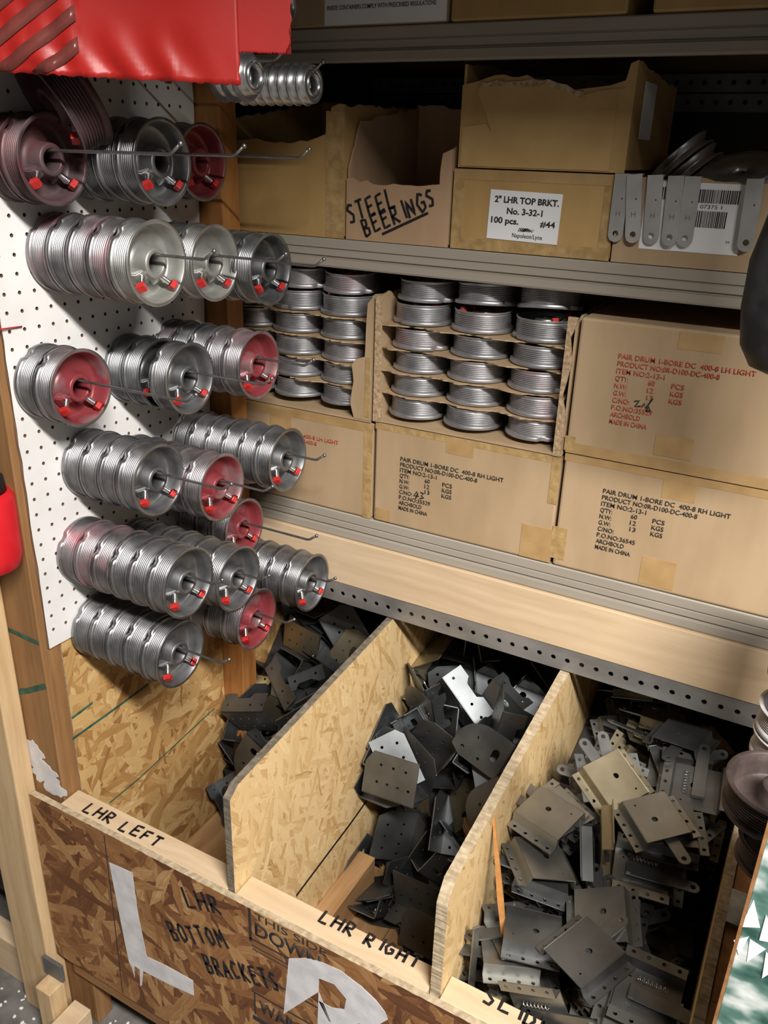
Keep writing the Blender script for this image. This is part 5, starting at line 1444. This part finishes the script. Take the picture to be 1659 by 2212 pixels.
('angle', 0.1731, 0.7686, 0.6914, 0.125, 0.108, -0.572, -0.803),
('angle', 0.3691, 0.5005, 0.6171, 0.685, -0.175, -0.608, 0.36),
('flat', 0.2674, 0.3564, 0.4827, 0.319, 0.356, 0.345, -0.808),
('gusset', 0.3298, 0.0165, 0.2509, 0.668, 0.668, -0.231, -0.231),
('angle', 0.1391, 0.5246, 0.5318, 0.763, 0.358, 0.232, -0.485),
('flat', 0.1491, 0.4417, 0.3434, 0.552, 0.436, 0.457, -0.544),
('angle', 0.1692, 0.5602, 0.6444, 0.242, -0.274, -0.818, -0.444),
('angle', 0.0117, 0.3894, 0.4019, 0.56, -0.399, -0.109, -0.718),
('gusset', 0.136, 0.4294, 0.3783, 0.607, 0.659, -0.318, 0.31),
('gusset', 0.2693, 0.3565, 0.4361, 0.954, -0.034, -0.057, 0.293),
('gusset', 0.2594, 0.7095, 0.6537, 0.269, 0.226, 0.015, -0.936),
('gusset', 0.1509, 0.3207, 0.4333, 0.339, -0.438, 0.658, 0.51),
('angle', 0.1552, 0.5104, 0.6068, 0.3, 0.668, -0.659, 0.172),
('gusset', 0.2556, 0.4454, 0.4669, 0.22, 0.26, -0.077, 0.937),
('angle', 0.2603, 0.6797, 0.6534, 0.408, -0.116, -0.048, 0.904),
('angle', 0.1589, 0.359, 0.3769, 0.21, -0.173, 0.595, 0.756),
('angle', 0.1184, 0.6575, 0.7021, 0.124, -0.956, 0.206, -0.167),
('gusset', 0.2633, 0.4623, 0.4832, 0.211, 0.346, -0.095, 0.909),
('angle', 0.2907, 0.5402, 0.5414, 0.811, 0.534, -0.048, 0.233),
('flat', 0.1287, 0.3951, 0.3929, 0.352, 0.844, -0.296, 0.277),
('angle', 0.1566, 0.4083, 0.5091, 0.385, 0.069, 0.854, -0.344),
('flat', 0.3125, 0.3961, 0.4938, 0.035, 0.931, -0.212, 0.295),
('angle', 0.2631, 0.562, 0.6071, 0.647, 0.52, -0.205, 0.518),
('gusset', 0.1297, 0.4018, 0.3973, 0.135, 0.155, -0.418, -0.885),
('flat', 0.0843, 0.57, 0.613, 0.738, 0.667, -0.063, -0.08),
('flat', 0.3182, 0.4072, 0.4658, 0.791, -0.32, -0.202, 0.481),
('gusset', 0.2564, 0.5287, 0.5401, 0.138, 0.204, -0.173, -0.954),
('gusset', 0.1107, 0.4067, 0.3971, 0.269, -0.222, 0.393, 0.851),
('gusset', 0.1837, 0.5314, 0.5856, 0.264, 0.002, 0.418, 0.869),
('gusset', 0.2208, 0.3699, 0.4645, 0.792, 0.608, 0.035, 0.036),
('gusset', 0.2495, 0.7875, 0.6582, 0.623, 0.573, 0.318, 0.428),
('angle', 0.0638, 0.5271, 0.5333, 0.343, 0.934, -0.036, -0.094),
('angle', 0.1828, 0.451, 0.5136, 0.138, 0.368, -0.304, -0.868),
('gusset', 0.2717, 0.4852, 0.5573, 0.22, -0.253, 0.086, 0.938),
('gusset', 0.2591, 0.4996, 0.5986, 0.377, 0.201, 0.735, 0.527),
('angle', 0.021, 0.4685, 0.4876, 0.274, 0.591, 0.22, 0.726),
('gusset', 0.1245, 0.4394, 0.4933, 0.243, -0.557, 0.726, 0.322),
('angle', 0.0766, 0.3501, 0.5472, 0.858, -0.486, -0.16, -0.043),
('angle', 0.2323, 0.4686, 0.5696, 0.046, 0.356, -0.28, -0.89),
('gusset', 0.1647, -0.0025, 0.2509, 0.007, 0.006, 0.624, 0.781),
('gusset', 0.1737, 0.6975, 0.6383, 0.487, 0.335, -0.337, -0.733),
('flat', 0.3439, 0.4529, 0.5355, 0.625, 0.397, 0.671, 0.033),
('angle', 0.1251, 0.4063, 0.5893, 0.929, -0.174, 0.258, -0.199),
('angle', 0.0706, 0.4375, 0.4929, 0.43, 0.753, 0.111, 0.485),
('gusset', 0.0495, 0.6299, 0.6633, 0.293, 0.491, -0.493, -0.655),
('gusset', 0.1503, 0.4223, 0.5016, 0.163, -0.423, 0.472, 0.756),
('gusset', 0.1339, 0.4924, 0.5682, 0.285, 0.728, -0.607, -0.145),
('gusset', 0.0351, 0.4295, 0.4514, 0.27, 0.57, 0.229, 0.741),
('flat', 0.087, 0.3953, 0.5162, 0.004, 0.311, -0.485, -0.817),
('angle', 0.3171, 0.3945, 0.5182, 0.569, 0.166, -0.595, -0.543),
('gusset', 0.1546, 0.4466, 0.5912, 0.489, 0.508, 0.707, -0.051),
('angle', 0.2171, 0.2192, 0.2847, 0.429, 0.684, 0.18, 0.562)]

def bin_of(x): return 'L' if x < .38 else 'M' if x < .73 else 'R'
BN = {'L': 'LHR LEFT bin', 'M': 'LHR RIGHT bin', 'R': 'SLIDE bin'}
XR = {'L': (0, .372), 'M': (.385, .72), 'R': (.736, 1.043)}
rr = random.Random(77)
# supports under the heaps
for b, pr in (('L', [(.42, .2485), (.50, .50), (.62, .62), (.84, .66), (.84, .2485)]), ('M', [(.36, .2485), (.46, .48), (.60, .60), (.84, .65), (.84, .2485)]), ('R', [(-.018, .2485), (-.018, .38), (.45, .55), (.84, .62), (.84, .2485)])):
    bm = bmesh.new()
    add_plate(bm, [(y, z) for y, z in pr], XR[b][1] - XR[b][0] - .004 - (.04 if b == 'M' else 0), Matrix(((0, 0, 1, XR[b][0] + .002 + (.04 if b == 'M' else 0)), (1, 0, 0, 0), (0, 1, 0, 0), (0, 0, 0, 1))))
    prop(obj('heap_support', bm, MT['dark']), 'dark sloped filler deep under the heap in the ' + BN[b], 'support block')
rows_ = []
for (kd, x, y, z, qw, qx, qy, qz) in PILE:
    rows_.append((kd, x, y, z, Quaternion((qw, qx, qy, qz)).normalized()))
# name each one by where it lies: height rank decides what is on the surface
cells = {}
for r_ in rows_:
    cells.setdefault((bin_of(r_[1]), int(r_[1] / .08), int(r_[2] / .08)), []).append(r_)
used = {}
KN = {'slide': 'slide bracket', 'angle': 'angle bracket', 'gusset': 'curved bracket', 'flat': 'flat bracket'}
for key, lst in cells.items():
    lst.sort(key=lambda r_: -r_[3])
    for rank, (kd, x, y, z, q) in enumerate(lst):
        b = key[0]
        up = (q @ Vector((0, 0, 1))).z
        pose = 'lying face up' if up > .8 else 'lying face down' if up < -.8 else 'on edge' if abs(up) < .35 else 'tilted'
        fx = (x - XR[b][0]) / (XR[b][1] - XR[b][0])
        side = ('left side' if fx < .36 else 'middle' if fx < .68 else 'right side')
        depth = ('front' if y < .15 else 'near front' if y < .30 else 'centre' if y < .45 else 'back' if y < .62 else 'far back')
        layer = ('on top of' if rank == 0 else 'half buried in' if rank == 1 else 'deep in')
        if kd == 'slide':
            mt = rr.choices(['zinc', 'zinc_yellow', 'zinc_dark'], [.4, .25, .35])[0]
            shade = {'zinc': 'dull zinc', 'zinc_yellow': 'yellowish zinc', 'zinc_dark': 'grey zinc'}[mt]
        else:
            mt = 'bronze' if rr.random() < .14 else 'dark'
            shade = {'bronze': 'bronze-tinted', 'dark': 'dark steel'}[mt]
        label = '%s %s %s %s the %s, %s %s' % (shade, KN[kd], pose, layer, {'L': 'left heap', 'M': 'middle heap', 'R': 'right heap'}[b], depth, side)
        for cut in (' side', ' lying'):
            if len(label.replace('-', ' ').split()) > 16: label = label.replace(cut, '')
        grp = label if False else KN[kd] + 's heaped in the ' + BN[b]
        t = thing('slide_bracket' if kd == 'slide' else kd + '_bracket', label, 'bracket', (x, y, z), (0, 0, 0), grp)
        t.rotation_mode = 'QUATERNION'; t.rotation_quaternion = q
        def ch(nm_, me):
            o = bpy.data.objects.new(nm_, me); COL.objects.link(o); o.parent = t; return o
        if kd == 'slide':
            t.scale = (1.12, 1.12, 1.12)
            ch('cover_plate', SL[mt]); ch('slide_bar', BARM); ch('spring', SPRM)
        else:
            ch('plate', BK[(kd, mt)])
            if kd == 'gusset' and rr.random() < .45: ch('wire_bail', BAIL)

# ------------------------------------------------------------------ loose bits at the front of the SLIDE bin
bm = bmesh.new(); add_plate(bm, [(-.001, .0), (.004, .0), (.0055, .12), (.003, .235), (.0, .25), (-.004, .12)], .003)
o = obj('wood_splinter', bm, MT['splinter']); prop(o, 'long reddish wood splinter leaning against the divider in the SLIDE bin', 'splinter')
A, B = Vector((.800, .040, .560)), Vector((.752, .085, .72))
d = (B - A).normalized(); s = d.cross(Vector((0, -1, .3))).normalized(); n = s.cross(d)
o.matrix_world = Matrix(((s.x, d.x, n.x, A.x), (s.y, d.y, n.y, A.y), (s.z, d.z, n.z, A.z), (0, 0, 0, 1)))
bm = bmesh.new(); add_box(bm, -.005, .005, -.002, .002, 0, .13, bevel=.0008)
o = obj('steel_bar', bm, MT['zinc']); o.location = (.757, .012, .53); o.rotation_euler = (-.02, 0, .9)
prop(o, 'thin upright grey steel bar at the front left of the SLIDE bin', 'metal bar')

# ------------------------------------------------------------------ things hanging in front
# red vinyl sheet over the top of the pegboard
def red_sheet():
    A, B = Vector((-.06, -.165, 0)), Vector((.362, .053, 0))
    nx, nz = 120, 40
    r = random.Random(9)
    t = thing('red_sheet', 'red vinyl sheet with ragged lower edge hanging over the top of the pegboard', 'sheet', (0, 0, 0))
    def wave(u, z, v):
        lo = max(0.0, 1 - v * 4)
        w_ = .003 * math.sin(u * 13 + 1.2) + .0035 * math.sin(u * 61 + 2.5 * math.sin(z * 40)) * lo * (1 if .5 < u < .85 else .5) + .002 * math.sin(u * 23 + z * 70) * lo
        if u < .62: w_ += .0014 * math.sin(u * 70 + z * 120) * math.sin(z * 90 - u * 30)
        return w_ * max(0, min(1, (1.0 - u) / .15)) if u > .85 else w_
    def build(u0, u1, off, th, zlo, zhi, seed, mat, lab, nmn, rag):
        bm = bmesh.new(); rnd = random.Random(seed)
        d = (B - A); nrm = Vector((d.y, -d.x, 0)).normalized()
        rg = [rnd.uniform(-rag, rag) for _ in range(nx + 1)]
        g = {}
        for side in (0, 1):
            for i in range(nx + 1):
                u = u0 + (u1 - u0) * i / nx
                for j in range(nz + 1):
                    v = j / nz
                    zl = zlo(u) + rg[i]
                    z = zl + (zhi - zl) * v
                    wv = wave(u, z, v)
                    p = A + d * u + nrm * (wv + off + (th if side else 0)); p.z = z
                    if i == nx and (u1 > 1.05 or z < 1.750): p += d.normalized() * (.0012 * math.sin(z * 300) - (0 if u1 < 1.05 else .006 * ((1.835 - z) / .083) ** 4))
                    g[side, i, j] = bm.verts.new(p)
        for i in range(nx):
            for j in range(nz):
                for s_ in (0, 1):
                    f = bm.faces.new((g[s_, i, j], g[s_, i + 1, j], g[s_, i + 1, j + 1], g[s_, i, j + 1])); f.smooth = True
        for i in range(nx):
            for j in (0, nz): bm.faces.new((g[0, i, j], g[0, i + 1, j], g[1, i + 1, j], g[1, i, j]))
        for j in range(nz):
            for i in (0, nx): bm.faces.new((g[0, i, j], g[0, i, j + 1], g[1, i, j + 1], g[1, i, j]))
        return obj(nmn, bm, mat, t, lab)
    build(0, 1.0, 0, .0012, lambda u: 1.728 - .009 * u, 1.97, 3, MT['red_vinyl'], None, 'vinyl_panel', .0012)
    build(1.0, 1.125, 0, .0012, lambda u: 1.752, 1.835, 4, MT['red_vinyl'], None, 'vinyl_strip', .0008)
    # slanted dark stripes printed on the left part
    d = (B - A); nrm = Vector((d.y, -d.x, 0)).normalized()
    for k in range(6):
        bm = bmesh.new(); g = []
        for i in range(17):
            s = i / 16
            for e in (0, .016):
                u = .38 + .24 * s; z = 1.672 + .031 * k + .075 * s + e
                zl = 1.728 - .009 * u
                v = max(0, (z - zl) / (2.05 - zl))
                p = A + d * u + nrm * (wave(u, max(z, zl + .002), v) + .0028); p.z = max(z, zl + .002); g.append(bm.verts.new(p))
        for i in range(16):
            f = bm.faces.new((g[2 * i], g[2 * i + 2], g[2 * i + 3], g[2 * i + 1])); f.smooth = True
        bmesh.ops.remove_doubles(bm, verts=bm.verts[:], dist=1e-6)
        if not bm.faces: continue
        r_ = bmesh.ops.extrude_face_region(bm, geom=bm.faces[:]); bmesh.ops.translate(bm, verts=[q for q in r_['geom'] if isinstance(q, bmesh.types.BMVert)], vec=nrm * .0004)
        obj('printed_stripe', bm, MT['dark_stripe'], t, 'dark slanted stripe')
red_sheet()

# red plastic tie at the left edge of the pegboard
bm = bmesh.new(); add_tube(bm, [(.012, -.075, 1.4155), (.010, -.04, 1.4145), (.0075, -.006, 1.4125)], .0011, 6)
prop(obj('plastic_tie', bm, MT['red_plastic']), 'thin red plastic tie poking out at the left edge of the pegboard', 'cable tie')

# black leather pouch hanging at the right
t = thing('black_pouch', 'black scuffed pouch hanging at the right edge in front of the cartons', 'pouch', (.985, .20, 1.44))
bm = bmesh.new()
rings = []
prof = [(0.0, .020, .010), (.008, .045, .020), (.03, .061, .028), (.07, .065, .032), (.12, .060, .030), (.17, .056, .026), (.22, .062, .022), (.26, .064, .018), (.40, .055, .015)]
for (z, rx, ry) in prof:
    rings.append([bm.verts.new((rx * math.copysign(abs(math.cos(a)) ** .7, math.cos(a)) + .004 * math.sin(z * 40), ry * math.sin(a), z)) for a in [2 * PI * k / 28 for k in range(28)]])
for A_, B_ in zip(rings, rings[1:]):
    for k in range(28):
        f = bm.faces.new((A_[k], A_[(k + 1) % 28], B_[(k + 1) % 28], B_[k])); f.smooth = True
bm.faces.new(rings[0][::-1]); bm.faces.new(rings[-1])
obj('pouch_body', bm, MT['black_rubber'], t)
bm = bmesh.new(); add_tube(bm, [(0, 0, .395), (0.002, 0, .55), (0, 0, .75)], .006, 8); obj('cord', bm, MT['black_tube'], t)

# stacks of drums on upright rods at the right edge
def rod(x, y, top, label):
    bm = bmesh.new(); add_tube(bm, [(0, 0, 0), (0, 0, top)], .006, 10)
    add_box(bm, -.03, .03, -.03, .03, -.006, 0)
    o = obj('upright_rod', bm, MT['wire']); o.location = (x, y, .7615)
    prop(o, label, 'rod')
rod(1.0805, .13, .22, 'steel rod standing at the right edge that carries the rusty drums')
rod(1.0905, .27, .45, 'steel rod standing at the right edge that carries the whitish drum')
def vdrum(kind, x, y, z, sc, label, cat='cable drum'):
    new_drum(kind, label, 'drums at the right edge', T(x, y, z) @ RZ(.7) @ RY(-PI / 2), sc)
DM['white'] = (MT['whitish'], MT['whitish'])
vdrum('rust', 1.0985, .135, .850, .95, 'dark rusty drum at the right edge, half hidden under the open rusty drum')
vdrum('rust', 1.0805, .13, .9270, 1.15, 'rusty brown drum with open cup upward at the right edge')
vdrum('white', 1.0905, .27, .955, 1.0, 'whitish drum behind the open rusty drum at the right edge')
vdrum('white', 1.0905, .27, .915, 1.0, 'second whitish drum lower behind the open rusty drum at the right edge')
bm = bmesh.new()
add_lathe(bm, [(0, .012), (0, .050), (.004, .056), (.05, .058), (.09, .054), (.12, .056), (.125, .050), (.125, .012)], 40, RY(-PI / 2))
o = obj('cast_sleeve', bm, MT['mottled']); o.location = (1.0905, .27, 1.035)
prop(o, 'mottled brown cast sleeve above the whitish drum at the right edge', 'sleeve')

# shiny printed panel in front at the lower right
t = thing('shiny_panel', 'shiny white and green panel with white spikes at the lower right edge', 'panel', (1.061, -.15, .45))
bm = bmesh.new(); add_box(bm, 0, .45, 0, .004, 0, .85, bevel=.0008)
m_, nt, b_, N, L = nm('glossy_white_green_film')
tc = N.new('ShaderNodeTexCoord'); nz = N.new('ShaderNodeTexNoise'); nz.inputs['Scale'].default_value = 16; nz.inputs['Detail'].default_value = 3
mp = N.new('ShaderNodeMapping'); mp.inputs['Scale'].default_value = (1, 1, 1.6)
L.new(tc.outputs['Object'], mp.inputs[0]); L.new(mp.outputs[0], nz.inputs['Vector'])
r = ramp(N, [(.36, (.02, .07, .055)), (.46, (.10, .20, .17)), (.54, (.45, .50, .48)), (.64, (.80, .82, .82))])
L.new(nz.outputs['Fac'], r.inputs[0]); L.new(r.outputs[0], b_.inputs['Base Color']); b_.inputs['Roughness'].default_value = .15
obj('panel_film', bm, m_, t)
bm = bmesh.new(); add_box(bm, -.003, 0, -.001, .006, 0, .85); obj('panel_edge', bm, MT['wood_brown'], t, 'thin brown edge')
spikes = []
for pts in ([(1628, 1943), (1600, 2002), (1642, 2004)], [(1613, 2078), (1620, 2028), (1654, 2050)], [(1596, 2062), (1585, 2030), (1618, 2022)], [(1655, 1975), (1640, 2030), (1690, 2040)], [(1646, 2112), (1655, 2055), (1690, 2085)]):
    P = [at(1, -.1502, *p) for p in pts]
    spike = bmesh.new()
    add_plate(spike, [(p.x - 1.061, p.z - .45) for p in P], .0003, FRONT(0, -.0001 - .0002 * len(spikes), 0))
    spikes.append(obj('white_spike', spike, MT['paper'], t))
